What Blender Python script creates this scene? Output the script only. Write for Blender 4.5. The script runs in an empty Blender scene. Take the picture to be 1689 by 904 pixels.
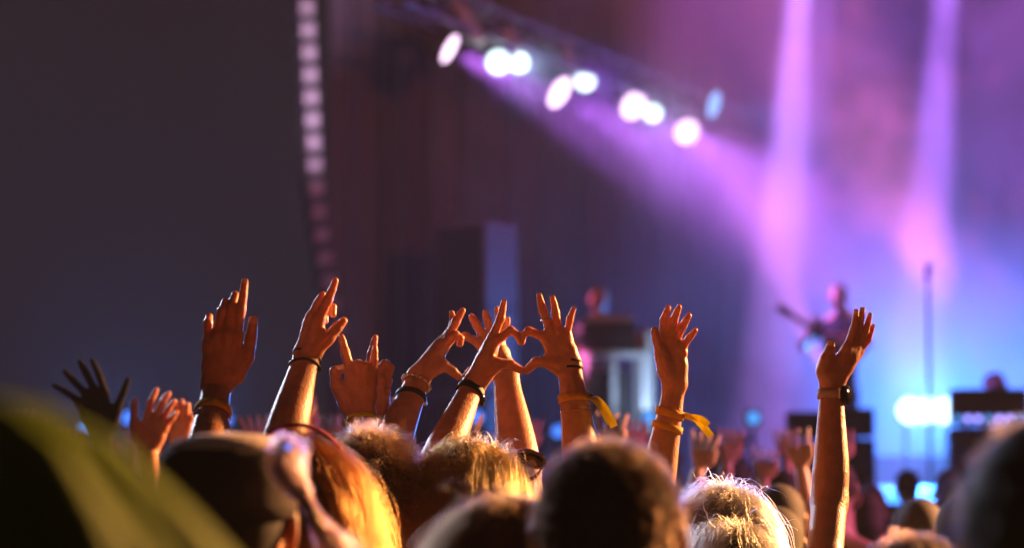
import bpy, bmesh, math, random
import numpy as np
from mathutils import Vector, Matrix

random.seed(7)
rng = np.random.default_rng(7)
S = bpy.context.scene
C = S.collection

# ------------------------------------------------------------------ camera
W, H, FPX = 1689.0, 904.0, 3988.0
PITCH = math.atan(288 / FPX)
CAM = np.array([0.0, 0.0, 1.75])
cam_d = bpy.data.cameras.new('camera')
cam = bpy.data.objects.new('camera', cam_d); C.objects.link(cam)
cam.location = CAM
cam.rotation_euler = (math.pi / 2 + PITCH, 0, 0)
cam_d.sensor_fit = 'HORIZONTAL'; cam_d.sensor_width = 36; cam_d.lens = 36 * FPX / W
cam_d.clip_start = 0.05; cam_d.clip_end = 500
cam_d.dof.use_dof = True; cam_d.dof.focus_distance = 4.85
cam_d.dof.aperture_fstop = cam_d.lens / 1000 / 0.032
S.camera = cam
FW = np.array([0, math.cos(PITCH), math.sin(PITCH)]); UP = np.array([0, -math.sin(PITCH), math.cos(PITCH)]); RT = np.array([1.0, 0, 0])
def P(x, y, d):
    return CAM + (FW + RT * (x - W / 2) / FPX + UP * (H / 2 - y) / FPX) * d

# ------------------------------------------------------------------ world, exposure
wd = bpy.data.worlds.new('World'); S.world = wd; wd.use_nodes = True
nt = wd.node_tree; nt.nodes.clear()
sky = nt.nodes.new('ShaderNodeTexSky'); sky.sky_type = 'NISHITA'; sky.sun_disc = False
sky.sun_elevation = math.radians(-9); sky.sun_rotation = math.radians(200)
bg = nt.nodes.new('ShaderNodeBackground'); bg.inputs['Strength'].default_value = 0.05
glow = nt.nodes.new('ShaderNodeBackground'); glow.inputs['Color'].default_value = (1.0, 0.66, 0.70, 1); glow.inputs['Strength'].default_value = 0.0128
ad = nt.nodes.new('ShaderNodeAddShader'); wo = nt.nodes.new('ShaderNodeOutputWorld')
nt.links.new(sky.outputs[0], bg.inputs[0]); nt.links.new(bg.outputs[0], ad.inputs[0]); nt.links.new(glow.outputs[0], ad.inputs[1]); nt.links.new(ad.outputs[0], wo.inputs[0])
S.view_settings.view_transform = 'Standard'; S.view_settings.look = 'None'; S.view_settings.exposure = 0; S.view_settings.gamma = 1
S.view_settings.use_curve_mapping = False
cy = S.cycles
cy.use_denoising = True; cy.max_bounces = 5; cy.diffuse_bounces = 2; cy.glossy_bounces = 2; cy.transmission_bounces = 4; cy.transparent_max_bounces = 8
cy.volume_bounces = 0; cy.sample_clamp_indirect = 4; cy.caustics_reflective = False; cy.caustics_refractive = False
HAZE_DENSITY, SMOKE_DENSITY = 0.0012, 0.045

# strengths of the stage lamps (watts), tuned together
WATT = dict(row_pink=6200, row_blue=1800, down=115000, floor_pink=9000, blinder=4800, lip=200, key=21000, key2=2000, hand_fill=15500, array=5000, wash=3600)
COL = dict(pink=(.56, .15, 1.0), violet=(.36, .13, 1.0), blue=(.12, .30, 1.0), ice=(.45, .68, 1.0), rose=(1.0, .20, .50), orange=(1.0, .175, .035), amber=(1.0, .44, .15))

# ------------------------------------------------------------------ helpers: materials
def nodes_of(m):
    m.use_nodes = True
    return m.node_tree, m.node_tree.nodes['Principled BSDF']
def mat(name, col, rough=.6, metal=0, var=.15, scale=20, bump=.0, bscale=60, sss=0, sssr=(1, .3, .15), trans=0, sheen=0):
    m = bpy.data.materials.new(name); t, b = nodes_of(m)
    co = t.nodes.new('ShaderNodeTexCoord')
    n = t.nodes.new('ShaderNodeTexNoise'); n.inputs['Scale'].default_value = scale; n.inputs['Detail'].default_value = 4
    t.links.new(co.outputs['Object'], n.inputs['Vector'])
    r = t.nodes.new('ShaderNodeMix'); r.data_type = 'RGBA'
    r.inputs[6].default_value = (*[c * (1 - var) for c in col], 1); r.inputs[7].default_value = (*[min(1, c * (1 + var)) for c in col], 1)
    t.links.new(n.outputs[0], r.inputs[0]); t.links.new(r.outputs[2], b.inputs['Base Color'])
    b.inputs['Roughness'].default_value = rough; b.inputs['Metallic'].default_value = metal
    if sss:
        b.inputs['Subsurface Weight'].default_value = sss; b.inputs['Subsurface Radius'].default_value = sssr; b.inputs['Subsurface Scale'].default_value = .022
    if sheen: b.inputs['Sheen Weight'].default_value = sheen
    if bump:
        n2 = t.nodes.new('ShaderNodeTexNoise'); n2.inputs['Scale'].default_value = bscale; n2.inputs['Detail'].default_value = 3
        t.links.new(co.outputs['Object'], n2.inputs['Vector'])
        bp = t.nodes.new('ShaderNodeBump'); bp.inputs['Strength'].default_value = bump; bp.inputs['Distance'].default_value = .004
        t.links.new(n2.outputs[0], bp.inputs['Height']); t.links.new(bp.outputs[0], b.inputs['Normal'])
    if trans:
        tr = t.nodes.new('ShaderNodeBsdfTranslucent'); t.links.new(r.outputs[2], tr.inputs['Color'])
        mx = t.nodes.new('ShaderNodeMixShader'); mx.inputs[0].default_value = trans
        out = t.nodes['Material Output']
        t.links.new(b.outputs[0], mx.inputs[1]); t.links.new(tr.outputs[0], mx.inputs[2]); t.links.new(mx.outputs[0], out.inputs['Surface'])
    return m
def emit(name, col, st):
    m = bpy.data.materials.new(name); t, b = nodes_of(m)
    b.inputs['Base Color'].default_value = (.02, .02, .02, 1); b.inputs['Emission Color'].default_value = (*col, 1); b.inputs['Emission Strength'].default_value = st
    m.cycles.emission_sampling = 'NONE'
    return m
def hairmat(name, col, rough=.3):
    m = bpy.data.materials.new(name); m.use_nodes = True; t = m.node_tree
    h = t.nodes.new('ShaderNodeBsdfHairPrincipled'); h.model = 'CHIANG'; h.parametrization = 'COLOR'
    h.inputs['Color'].default_value = (*col, 1); h.inputs['Roughness'].default_value = rough; h.inputs['Radial Roughness'].default_value = .4
    if 'Random Roughness' in h.inputs: h.inputs['Random Roughness'].default_value = .2
    t.links.new(h.outputs[0], t.nodes['Material Output'].inputs['Surface'])
    return m
M = {}
M['skin'] = mat('skin', (.56, .28, .17), .40, var=.34, scale=45, bump=.4, bscale=230, sss=.35)
M['skin_tan'] = mat('skin_tan', (.48, .22, .13), .38, var=.36, scale=40, bump=.4, bscale=220, sss=.35)
M['skin_pale'] = mat('skin_pale', (.62, .37, .27), .5, var=.1, scale=30, bump=.25, bscale=180, sss=.35)
M['skin_far'] = mat('skin_far', (.50, .28, .19), .5, var=.1)
M['glove'] = mat('black_glove', (.010, .010, .012), .75, var=.3, bump=.4, bscale=300)
M['glove'].node_tree.nodes['Principled BSDF'].inputs['Specular IOR Level'].default_value = .08
M['black_cloth'] = mat('black_cloth', (.015, .014, .017), .85, var=.3, bump=.3, bscale=200)
M['grey_cloth'] = mat('grey_cloth', (.08, .08, .09), .85, var=.25, bump=.3, bscale=200)
M['red_cloth'] = mat('red_cloth', (.42, .03, .03), .8, var=.2, bump=.3, bscale=200)
M['white_cloth'] = mat('white_cloth', (.6, .58, .56), .8, var=.1, bump=.3, bscale=200)
M['blue_cloth'] = mat('blue_cloth', (.04, .07, .2), .8, var=.2, bump=.3, bscale=200)
M['jeans'] = mat('jeans', (.04, .06, .12), .85, var=.3, bump=.3, bscale=250)
M['leather'] = mat('dark_leather', (.02, .016, .014), .5)
M['rubber'] = mat('black_rubber', (.012, .012, .013), .6)
M['steel'] = mat('brushed_steel', (.55, .54, .53), .3, 1.0)
M['gold'] = mat('gold_metal', (.8, .55, .25), .25, 1.0)
M['dark_metal'] = mat('dark_metal', (.05, .05, .055), .45, .8)
M['alu'] = mat('aluminium_tube', (.5, .5, .52), .35, 1.0)
M['band'] = mat('fabric_wristband', (.80, .42, .03), .8, var=.15, bump=.5, bscale=500)
M['band_tail'] = mat('yellow_ribbon', (.92, .78, .02), .7, var=.08, bump=.3, bscale=500, trans=.35)
M['poncho'] = mat('yellow_green_rain_fabric', (.20, .31, .008), .5, var=.6, scale=6, bump=.3, bscale=60, trans=.3)
M['cap'] = mat('stage_lit_cap_fabric', (.70, .58, .56), .85, var=.15, bump=.4, bscale=300)  # pale tone carries the stage light on the cap's crown
M['cabinet'] = mat('black_cabinet', (.02, .02, .022), .7, var=.3, bump=.3, bscale=150)
M['grille'] = mat('grey_grille', (.30, .29, .31), .55, .3)
M['stack'] = mat('worn_black_paint', (.13, .11, .13), .6, var=.3)
M['pale_panel'] = mat('pale_panel', (.62, .6, .63), .6)
M['drape'] = mat('dark_drape', (.10, .085, .11), .95, var=.2, bump=.2, bscale=40)
M['deck'] = mat('stage_deck', (.02, .02, .022), .6, var=.3)
M['ground'] = mat('asphalt', (.045, .043, .042), .9, var=.35, scale=8, bump=.6, bscale=80)
M['lens_white'] = emit('lamp_lens_white', (.74, 1.0, 1.0), 3)
M['lens_pink'] = emit('lamp_lens_pink', (1.0, .66, .95), 3.2)
M['lens_blue'] = emit('lamp_lens_blue', (.20, .50, 1.0), 2.2)
M['lens_dim'] = emit('lamp_lens_dim', (1.0, .80, .90), .8)
M['lens_rose'] = emit('lamp_lens_rose', (1.0, .72, .62), 6)
M['lens_amber'] = emit('lamp_lens_amber', (1.0, .6, .3), 12)
M['led_blue'] = emit('led_blue', (.06, .22, 1.0), 1.6)
M['led_cyan'] = emit('led_cyan', (.08, .36, 1.0), 1.3)
M['led_violet'] = emit('led_violet', (.30, .28, 1.0), 3)
M['glass'] = mat('dark_lens_glass', (.01, .008, .008), .08, 0, var=0)
M['tortoise'] = mat('tortoise_frame', (.12, .04, .015), .2, 0, var=.5, scale=120)
M['face_black'] = mat('watch_glass', (.008, .008, .010), .12)
M['strap_pale'] = mat('pale_strap', (.42, .30, .24), .6)
M['nail'] = mat('fingernail', (.62, .36, .30), .25, var=.05)
M['eye'] = mat('eye_white', (.7, .68, .65), .2)
M['wood'] = mat('guitar_wood', (.26, .19, .18), .25, var=.15)

# ------------------------------------------------------------------ helpers: objects
def tag(o, label=None, cat=None, group=None, kind=None):
    if label: o['label'] = label
    if cat: o['category'] = cat
    if group: o['group'] = group
    if kind: o['kind'] = kind
    return o
def mesh_from(name, V, F, m, origin=(0, 0, 0), smooth=False, quads=True):
    V = np.asarray(V, dtype=np.float32) - np.asarray(origin, dtype=np.float32)
    me = bpy.data.meshes.new(name)
    if isinstance(F, np.ndarray):
        k = F.shape[1]
        me.vertices.add(len(V)); me.vertices.foreach_set('co', V.ravel())
        me.loops.add(F.size); me.loops.foreach_set('vertex_index', F.astype(np.int32).ravel())
        me.polygons.add(len(F)); me.polygons.foreach_set('loop_start', np.arange(0, F.size, k, dtype=np.int32)); me.polygons.foreach_set('loop_total', np.full(len(F), k, dtype=np.int32))
        me.update(calc_edges=True)
    else:
        me.from_pydata(V.tolist(), [], F)
    if smooth: me.polygons.foreach_set('use_smooth', np.ones(len(me.polygons), dtype=bool))
    me.materials.append(m)
    return me
def obj(name, me, parent=None, loc=(0, 0, 0)):
    o = bpy.data.objects.new(name, me); C.objects.link(o); o.location = loc
    if parent: o.parent = parent
    return o
def thing(name, label, cat, loc, group=None, rz=0):
    o = bpy.data.objects.new(name, None); C.objects.link(o); o.location = loc; o.rotation_euler = (0, 0, rz); o.empty_display_size = .1
    return tag(o, label, cat, group)
class MB:
    """collects boxes and tubes; build() makes one mesh"""
    def __init__(s): s.v = []; s.f = []
    def add(s, V, F):
        n = len(s.v); s.v += [tuple(map(float, p)) for p in V]; s.f += [tuple(i + n for i in q) for q in F]; return s
    def box(s, c, size, rot=None, bev=0):
        bm = bmesh.new(); bmesh.ops.create_cube(bm, size=1)
        for v in bm.verts: v.co = Vector((v.co.x * size[0], v.co.y * size[1], v.co.z * size[2]))
        if bev: bmesh.ops.bevel(bm, geom=bm.edges[:], offset=bev, segments=2, affect='EDGES', profile=.5)
        R = rot if rot is not None else Matrix.Identity(3)
        bm.verts.index_update()
        V = [R @ v.co + Vector(c) for v in bm.verts]; F = [[v.index for v in f.verts] for f in bm.faces]; bm.free()
        return s.add(V, F)
    def tube(s, a, b, r0, r1=None, n=10, cap=True):
        a = Vector(a); b = Vector(b); r1 = r0 if r1 is None else r1
        d = (b - a).normalized(); u = d.orthogonal().normalized(); w = d.cross(u)
        V = []; 
        for p, r in ((a, r0), (b, r1)):
            for i in range(n):
                t = 2 * math.pi * i / n; V.append(p + (u * math.cos(t) + w * math.sin(t)) * r)
        F = [[i, (i + 1) % n, n + (i + 1) % n, n + i] for i in range(n)]
        if cap: F += [list(range(n))[::-1], list(range(n, 2 * n))]
        return s.add(V, F)
    def path(s, pts, r, n=8):
        pts = [Vector(p) for p in pts]; rs = r if isinstance(r, (list, tuple)) else [r] * len(pts)
        V = []; u = None
        for i, p in enumerate(pts):
            d = (pts[min(i + 1, len(pts) - 1)] - pts[max(i - 1, 0)]).normalized()
            u = d.orthogonal().normalized() if u is None else (u - d * u.dot(d)).normalized()
            w = d.cross(u)
            V += [p + (u * math.cos(2 * math.pi * k / n) + w * math.sin(2 * math.pi * k / n)) * rs[i] for k in range(n)]
        F = [[i * n + k, i * n + (k + 1) % n, (i + 1) * n + (k + 1) % n, (i + 1) * n + k] for i in range(len(pts) - 1) for k in range(n)]
        F += [list(range(n))[::-1], [(len(pts) - 1) * n + k for k in range(n)]]
        return s.add(V, F)
    def build(s, name, m, parent=None, origin=(0, 0, 0), smooth=False):
        return obj(name, mesh_from(name, s.v, s.f, m, origin, smooth), parent)
def copy_tree(o, parent=None):
    c = o.copy(); C.objects.link(c)
    if parent is not None: c.parent = parent
    for ch in [x for x in o.children]: copy_tree(ch, c)
    return c
def rot_to(d):
    """matrix whose +Z points along d"""
    return Vector(d).normalized().to_track_quat('Z', 'Y').to_matrix()

# ------------------------------------------------------------------ helpers: smooth organic surfaces
def cone(a, b, ra, rb, k=.004, n=None, f=1.0):
    return ('c', np.asarray(a, float), np.asarray(b, float), ra, rb, k, n, f)
def ell(c, r, k=.01, R=None):
    return ('e', np.asarray(c, float), np.asarray(r, float), k, R)
def surface(prims, h):
    los, his = [], []
    for p in prims:
        if p[0] == 'c':
            mg = max(p[3], p[4]); los.append(np.minimum(p[1], p[2]) - mg); his.append(np.maximum(p[1], p[2]) + mg)
        else:
            mg = p[2].max(); los.append(p[1] - mg); his.append(p[1] + mg)
    lo = np.min(los, 0) - 3 * h - .004; hi = np.max(his, 0) + 3 * h + .004
    dim = np.ceil((hi - lo) / h).astype(int) + 1
    Fd = np.full(dim, 1.0, np.float32)
    ax = [(lo[i] + h * np.arange(dim[i])).astype(np.float32) for i in range(3)]
    for p, l, u in zip(prims, los, his):
        k = p[5] if p[0] == 'c' else p[3]
        i0 = np.maximum(np.floor((l - lo - k) / h).astype(int) - 2, 0); i1 = np.minimum(np.ceil((u - lo + k) / h).astype(int) + 3, dim)
        sl = tuple(slice(i0[i], i1[i]) for i in range(3))
        X, Y, Z = np.meshgrid(ax[0][sl[0]], ax[1][sl[1]], ax[2][sl[2]], indexing='ij', sparse=True)
        if p[0] == 'c':
            a, b, ra, rb, _, n, f = p[1:]
            ba = b - a; l2 = max(float(ba @ ba), 1e-9)
            px, py, pz = X - np.float32(a[0]), Y - np.float32(a[1]), Z - np.float32(a[2])
            t = np.clip((px * ba[0] + py * ba[1] + pz * ba[2]) / l2, 0, 1).astype(np.float32)
            qx, qy, qz = px - t * np.float32(ba[0]), py - t * np.float32(ba[1]), pz - t * np.float32(ba[2])
            q2 = qx * qx + qy * qy + qz * qz
            if isinstance(f, tuple): f = f[0] + (f[1] - f[0]) * t
            if n is not None and not (np.isscalar(f) and f == 1):
                n = np.asarray(n, float) - ba * (float(np.dot(n, ba)) / l2); n = n / max(np.linalg.norm(n), 1e-6)
                qn = qx * np.float32(n[0]) + qy * np.float32(n[1]) + qz * np.float32(n[2])
                q2 = q2 + qn * qn * (1 / f ** 2 - 1)
            d = np.sqrt(q2) - (ra + (rb - ra) * t)
        else:
            c, r, _, R = p[1:]
            px, py, pz = X - np.float32(c[0]), Y - np.float32(c[1]), Z - np.float32(c[2])
            if R is not None:
                px, py, pz = (R[0][0] * px + R[0][1] * py + R[0][2] * pz, R[1][0] * px + R[1][1] * py + R[1][2] * pz, R[2][0] * px + R[2][1] * py + R[2][2] * pz)
            k0 = np.sqrt((px / r[0]) ** 2 + (py / r[1]) ** 2 + (pz / r[2]) ** 2)
            k1 = np.sqrt((px / r[0] ** 2) ** 2 + (py / r[1] ** 2) ** 2 + (pz / r[2] ** 2) ** 2) + 1e-6
            d = k0 * (k0 - 1) / k1
        cur = Fd[sl]; hh = np.maximum(k - np.abs(cur - d), 0) / max(k, 1e-6)
        Fd[sl] = np.minimum(cur, d) - hh * hh * k * .25
    I = Fd < 0
    c = np.zeros(dim - 1, np.uint8)
    for dx in (0, 1):
        for dy in (0, 1):
            for dz in (0, 1):
                c += I[dx:dim[0] - 1 + dx, dy:dim[1] - 1 + dy, dz:dim[2] - 1 + dz]
    ci = np.argwhere((c > 0) & (c < 8))
    vid = np.full(dim - 1, -1, np.int32); vid[tuple(ci.T)] = np.arange(len(ci))
    acc = np.zeros((len(ci), 3)); cnt = np.zeros(len(ci))
    for axis in range(3):
        o1, o2 = [q for q in range(3) if q != axis]
        for e1 in (0, 1):
            for e2 in (0, 1):
                A = ci.copy(); A[:, o1] += e1; A[:, o2] += e2; B = A.copy(); B[:, axis] += 1
                fa = Fd[tuple(A.T)]; fb = Fd[tuple(B.T)]; msk = (fa < 0) != (fb < 0)
                t = np.where(msk, fa / np.where(msk, fa - fb, 1), 0)
                pt = A.astype(float); pt[:, axis] += t
                acc[msk] += pt[msk]; cnt[msk] += 1
    V = lo + h * acc / cnt[:, None]
    faces = []
    for axis in range(3):
        o1, o2 = (axis + 1) % 3, (axis + 2) % 3
        s0 = [slice(None)] * 3; s1 = [slice(None)] * 3; s0[axis] = slice(0, -1); s1[axis] = slice(1, None)
        ia = I[tuple(s0)]; e = np.argwhere(ia != I[tuple(s1)])
        e = e[(e[:, o1] > 0) & (e[:, o2] > 0) & (e[:, o1] < dim[o1] - 1) & (e[:, o2] < dim[o2] - 1)]
        def cell(a, b):
            q = e.copy(); q[:, o1] -= a; q[:, o2] -= b; return vid[tuple(q.T)]
        q = np.stack([cell(1, 1), cell(0, 1), cell(0, 0), cell(1, 0)], 1)
        fl = ~ia[tuple(e.T)]; q[fl] = q[fl][:, ::-1]
        faces.append(q)
    Fq = np.concatenate(faces).astype(np.int32)
    E = np.concatenate([Fq[:, [0, 1]], Fq[:, [1, 2]], Fq[:, [2, 3]], Fq[:, [3, 0]]]); E = np.concatenate([E, E[:, ::-1]])
    deg = np.bincount(E[:, 0], minlength=len(V)).astype(float)[:, None]
    for lam in (.6, -.62, .6, -.62, .6, -.62, .5):
        av = np.stack([np.bincount(E[:, 0], weights=V[E[:, 1], q], minlength=len(V)) for q in range(3)], 1) / np.maximum(deg, 1)
        V = V + lam * (av - V)
    for _ in range(2):                                   # back onto the exact surface
        g = (V - lo) / h; i = np.clip(np.floor(g).astype(int), 0, dim - 2); u = g - i
        c = {(a, b, d): Fd[i[:, 0] + a, i[:, 1] + b, i[:, 2] + d] for a in (0, 1) for b in (0, 1) for d in (0, 1)}
        def li(a, b, t): return a + (b - a) * t
        ux, uy, uz = u.T
        x00, x10, x01, x11 = (li(c[0, b, d], c[1, b, d], ux) for d in (0, 1) for b in (0, 1))
        val = li(li(x00, x10, uy), li(x01, x11, uy), uz)
        gx = li(li(c[1, 0, 0] - c[0, 0, 0], c[1, 1, 0] - c[0, 1, 0], uy), li(c[1, 0, 1] - c[0, 0, 1], c[1, 1, 1] - c[0, 1, 1], uy), uz)
        gy = li(x10 - x00, x11 - x01, uz); gz = li(x01, x11, uy) - li(x00, x10, uy)
        gr = np.stack([gx, gy, gz], 1) / h
        V = V - np.clip(val / np.maximum((gr ** 2).sum(1), .05), -.4 * h, .4 * h)[:, None] * gr
    return V, Fq
def join(parts):
    V = []; F = []; n = 0
    for v, f in parts: V.append(v); F.append(f + n); n += len(v)
    return np.concatenate(V), np.concatenate(F)

# ------------------------------------------------------------------ the setting
DECK = 1.35
g = MB().add([(-250, -250, 0), (250, -250, 0), (250, 250, 0), (-250, 250, 0)], [(0, 1, 2, 3)]).build('ground', M['ground']); tag(g, kind='structure')
st = thing('stage', 'black raised concert stage behind the crowd', 'stage', (1.5, 17.6, 0))
def at(o): return tuple(o.location)
MB().box((1.5, 25.8, DECK - .06), (19, 16.4, .12), bev=.01).build('deck', M['deck'], st, at(st))
for i in range(10):
    MB().box((-7.05 + i * 1.9, 17.62, (DECK - .13) / 2), (1.88, .03, DECK - .13), bev=.005).build('skirt_panel', M['black_cloth'], st, at(st))

# --- video wall at the back of the stage
def led_material():
    m = bpy.data.materials.new('led_screen_picture'); t, b = nodes_of(m)
    N = t.nodes.new; L = t.links.new
    geo = N('ShaderNodeNewGeometry'); sx = N('ShaderNodeSeparateXYZ'); L(geo.outputs['Position'], sx.inputs[0])
    def rng_(sock, a, b_):
        r = N('ShaderNodeMapRange'); r.interpolation_type = 'SMOOTHSTEP'; r.inputs[1].default_value = a; r.inputs[2].default_value = b_; L(sock, r.inputs[0]); return r.outputs[0]
    def mixc(f, a, b_):
        x = N('ShaderNodeMix'); x.data_type = 'RGBA'; L(f, x.inputs[0])
        for s, v in ((6, a), (7, b_)):
            if isinstance(v, tuple): x.inputs[s].default_value = (*v, 1)
            else: L(v, x.inputs[s])
        return x.outputs[2]
    n = N('ShaderNodeTexNoise'); n.inputs['Scale'].default_value = .42; n.inputs['Detail'].default_value = 3; n.inputs['Distortion'].default_value = .6
    mp = N('ShaderNodeMapping'); mp.inputs['Location'].default_value = (3.1, 0, 1.7); L(geo.outputs['Position'], mp.inputs[0]); L(mp.outputs[0], n.inputs[0])
    n2 = N('ShaderNodeTexNoise'); n2.inputs['Scale'].default_value = .8; n2.inputs['Detail'].default_value = 2
    mp2 = N('ShaderNodeMapping'); mp2.inputs['Location'].default_value = (9.4, 0, 5.2); L(geo.outputs['Position'], mp2.inputs[0]); L(mp2.outputs[0], n2.inputs[0])
    low = rng_(sx.outputs[2], 5.2, 2.2)                       # blue floor-lamp wash put into the foot of the picture
    right = rng_(sx.outputs[0], 3.4, 5.6)
    mul = N('ShaderNodeMath'); mul.operation = 'MULTIPLY'; L(low, mul.inputs[0]); L(right, mul.inputs[1])
    base = mixc(rng_(n.outputs[0], .35, .65), (.035, .016, .11), (.16, .05, .34))  # colour of the lit stage smoke put into the screen picture
    base = mixc(rng_(n2.outputs[0], .5, .72), base, (.26, .055, .28))
    base = mixc(mul.outputs[0], base, (.10, .34, 1.7))
    base = mixc(rng_(sx.outputs[0], 2.9, 4.3), (.012, .006, .022), base)
    b.inputs['Base Color'].default_value = (.01, .01, .01, 1); b.inputs['Roughness'].default_value = .5
    L(base, b.inputs['Emission Color']); b.inputs['Emission Strength'].default_value = LED_STRENGTH
    return m
LED_STRENGTH = 1.6
M['led_screen'] = led_material()
scr = thing('video_wall', 'big video wall glowing violet and blue across the back of the stage', 'video wall', (6.5, 33.2, DECK))
pm = mesh_from('panel', *(lambda mb: (mb.v, mb.f))(MB().box((0, 0, 0), (.494, .08, .494), bev=.004)), M['led_screen'])
for i in range(15):
    for j in range(14):
        obj('panel', pm, scr, (-3.6 + i * .5, 0, .55 + j * .5))
for i in range(4):
    MB().box((2.9 + i * 2.3, 33.3, DECK + 3.6), (.06, .06, 7.1)).build('frame', M['dark_metal'], scr, at(scr))
MB().box((6.4, 33.2, DECK + .14), (7.6, .4, .28), bev=.02).build('base', M['cabinet'], scr, at(scr))

# --- folded drapes hiding the side of the stage
def drape(x0, x1, y, z0, z1, seed):
    r = np.random.default_rng(seed); n = 60; xs = np.linspace(x0, x1, n)
    ph = r.uniform(0, 6, 3)
    ys = y + .09 * np.sin(xs * 13 + ph[0]) + .05 * np.sin(xs * 29 + ph[1]) + .05 * np.sin(xs * 5 + ph[2])
    V = []; F = []
    for z in (z0, (z0 + z1) / 2, z1):
        for x, yy in zip(xs, ys): V.append((x, yy + r.normal(0, .004), z))
    m = len(V)
    V += [(a, b + .012, c) for a, b, c in V]
    for k in range(2):
        for i in range(n - 1):
            q = (k * n + i, k * n + i + 1, (k + 1) * n + i + 1, (k + 1) * n + i)
            F.append(q); F.append(tuple(i_ + m for i_ in q[::-1]))
    return V, F
DR = [(-2.35, -1.45, 30.6, 'hanging furthest out beside the open night sky'), (-1.4, -.5, 30.3, 'hanging behind the speaker stack'), (-.45, .45, 30.8, 'hanging beside the keyboard riser'), (.5, 1.5, 31.2, 'hanging behind the keyboard player'), (1.55, 2.75, 31.6, 'hanging next to the video wall')]
for i, (a, b, y, w) in enumerate(DR):
    t = thing('stage_drape', 'tall dark folded stage drape ' + w, 'drape', ((a + b) / 2, y, DECK), 'drapes closing the side of the stage')
    V, F = drape(a, b, y, DECK + .02, 9.0, i + 3)
    obj('cloth', mesh_from('cloth', V, F, M['drape'], at(t), True), t)
    MB().tube((a, y, 9.05), (b, y, 9.05), .03).build('rail', M['dark_metal'], t, at(t))
    for x in (a + .05, b - .05): MB().tube((x, y + .15, DECK), (x, y + .15, 9.05), .025).build('upright', M['dark_metal'], t, at(t))

# --- truss carrying the row of lamps
def truss(name, A, B, label, s=.3, group=None):
    A = Vector(A); B = Vector(B); t = thing(name, label, 'truss', tuple((A + B) / 2), group)
    d = (B - A).normalized(); u = d.cross(Vector((0, 0, 1))).normalized(); w = u.cross(d)
    cs = [u * s / 2 * a + w * s / 2 * b for a, b in ((-1, -1), (1, -1), (1, 1), (-1, 1))]
    for c in cs: MB().tube(A + c, B + c, .025).build('chord', M['alu'], t, at(t))
    n = max(2, int((B - A).length / s / 1.2))
    for i in range(n):
        p, q = A.lerp(B, i / n), A.lerp(B, (i + 1) / n)
        mb = MB()
        for k in range(4):
            a, b = cs[k], cs[(k + 1) % 4]
            if i % 2: a, b = b, a
            mb.tube(p + a, q + b, .012, n=6)
        mb.build('bracing', M['alu'], t, at(t))
    return t
def spot(name, loc, target, watts, col, deg, blend=.4, radius=.08, parent=None):
    l = bpy.data.lights.new(name, 'SPOT'); l.energy = watts; l.color = col; l.spot_size = math.radians(deg); l.spot_blend = blend; l.shadow_soft_size = radius
    o = bpy.data.objects.new(name, l); C.objects.link(o)
    o.rotation_euler = (Vector(target) - Vector(loc)).to_track_quat('-Z', 'Y').to_euler()
    if parent: o.parent = parent; o.location = Vector(loc) - Vector(parent.location)
    else: o.location = loc
    return o
def moving_head(name, loc, target, label, lens, watts, col, deg, r=.13, hang=True, group=None, blend=.4, radius=None):
    """loc is the centre of the lens"""
    loc = Vector(loc); d = (Vector(target) - loc).normalized(); up = 1 if hang else -1
    root = loc - d * .2 + Vector((0, 0, up * .42))
    t = thing(name, label, 'stage light', tuple(root), group)
    R = rot_to(d)
    MB().box(root - Vector((0, 0, up * .05)), (.30, .26, .10), bev=.015).build('base', M['cabinet'], t, at(t))
    c = loc - d * .2
    side = d.cross(Vector((0, 0, 1))).normalized() if abs(d.z) < .98 else Vector((1, 0, 0))
    for s in (-1, 1):
        MB().box(c + side * s * (r + .05) + Vector((0, 0, up * .17)), (.05, .09, .36), bev=.01, rot=Vector((0, 0, 1)).to_track_quat('Z', 'Y').to_matrix()).build('yoke_arm', M['cabinet'], t, at(t))
    mb = MB().tube(c - d * .17, c - d * .05, r * .7, r * 1.02, 20); mb.tube(c - d * .05, c + d * .16, r * 1.02, r * 1.05, 20); mb.tube(c + d * .16, c + d * .192, r * 1.12, r * 1.12, 20)
    mb.build('lamp_body', M['cabinet'], t, at(t), True)
    V = []; n = 28
    for k in range(4):
        rr = r * (1 - k / 4); 
        for i in range(n): V.append(loc + R @ Vector((math.cos(2 * math.pi * i / n) * rr, math.sin(2 * math.pi * i / n) * rr, .0 + .03 * (1 - (rr / r) ** 2))))
    F = [[k * n + i, k * n + (i + 1) % n, (k + 1) * n + (i + 1) % n, (k + 1) * n + i] for k in range(3) for i in range(n)] + [[3 * n + i for i in range(n)]]
    MB().add(V, F).build('lens', M[lens], t, at(t), True)
    if watts: spot('lamp', tuple(loc + d * .06), target, watts, col, deg, blend, radius or r * .6, t)
    return t
tA, tB = P(640, -10, 22.6), P(1215, 190, 32.0); tA[2] = tB[2] = 6.05
truss('lighting_truss', tA, tB, 'aluminium box truss carrying the row of stage lamps')
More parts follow.
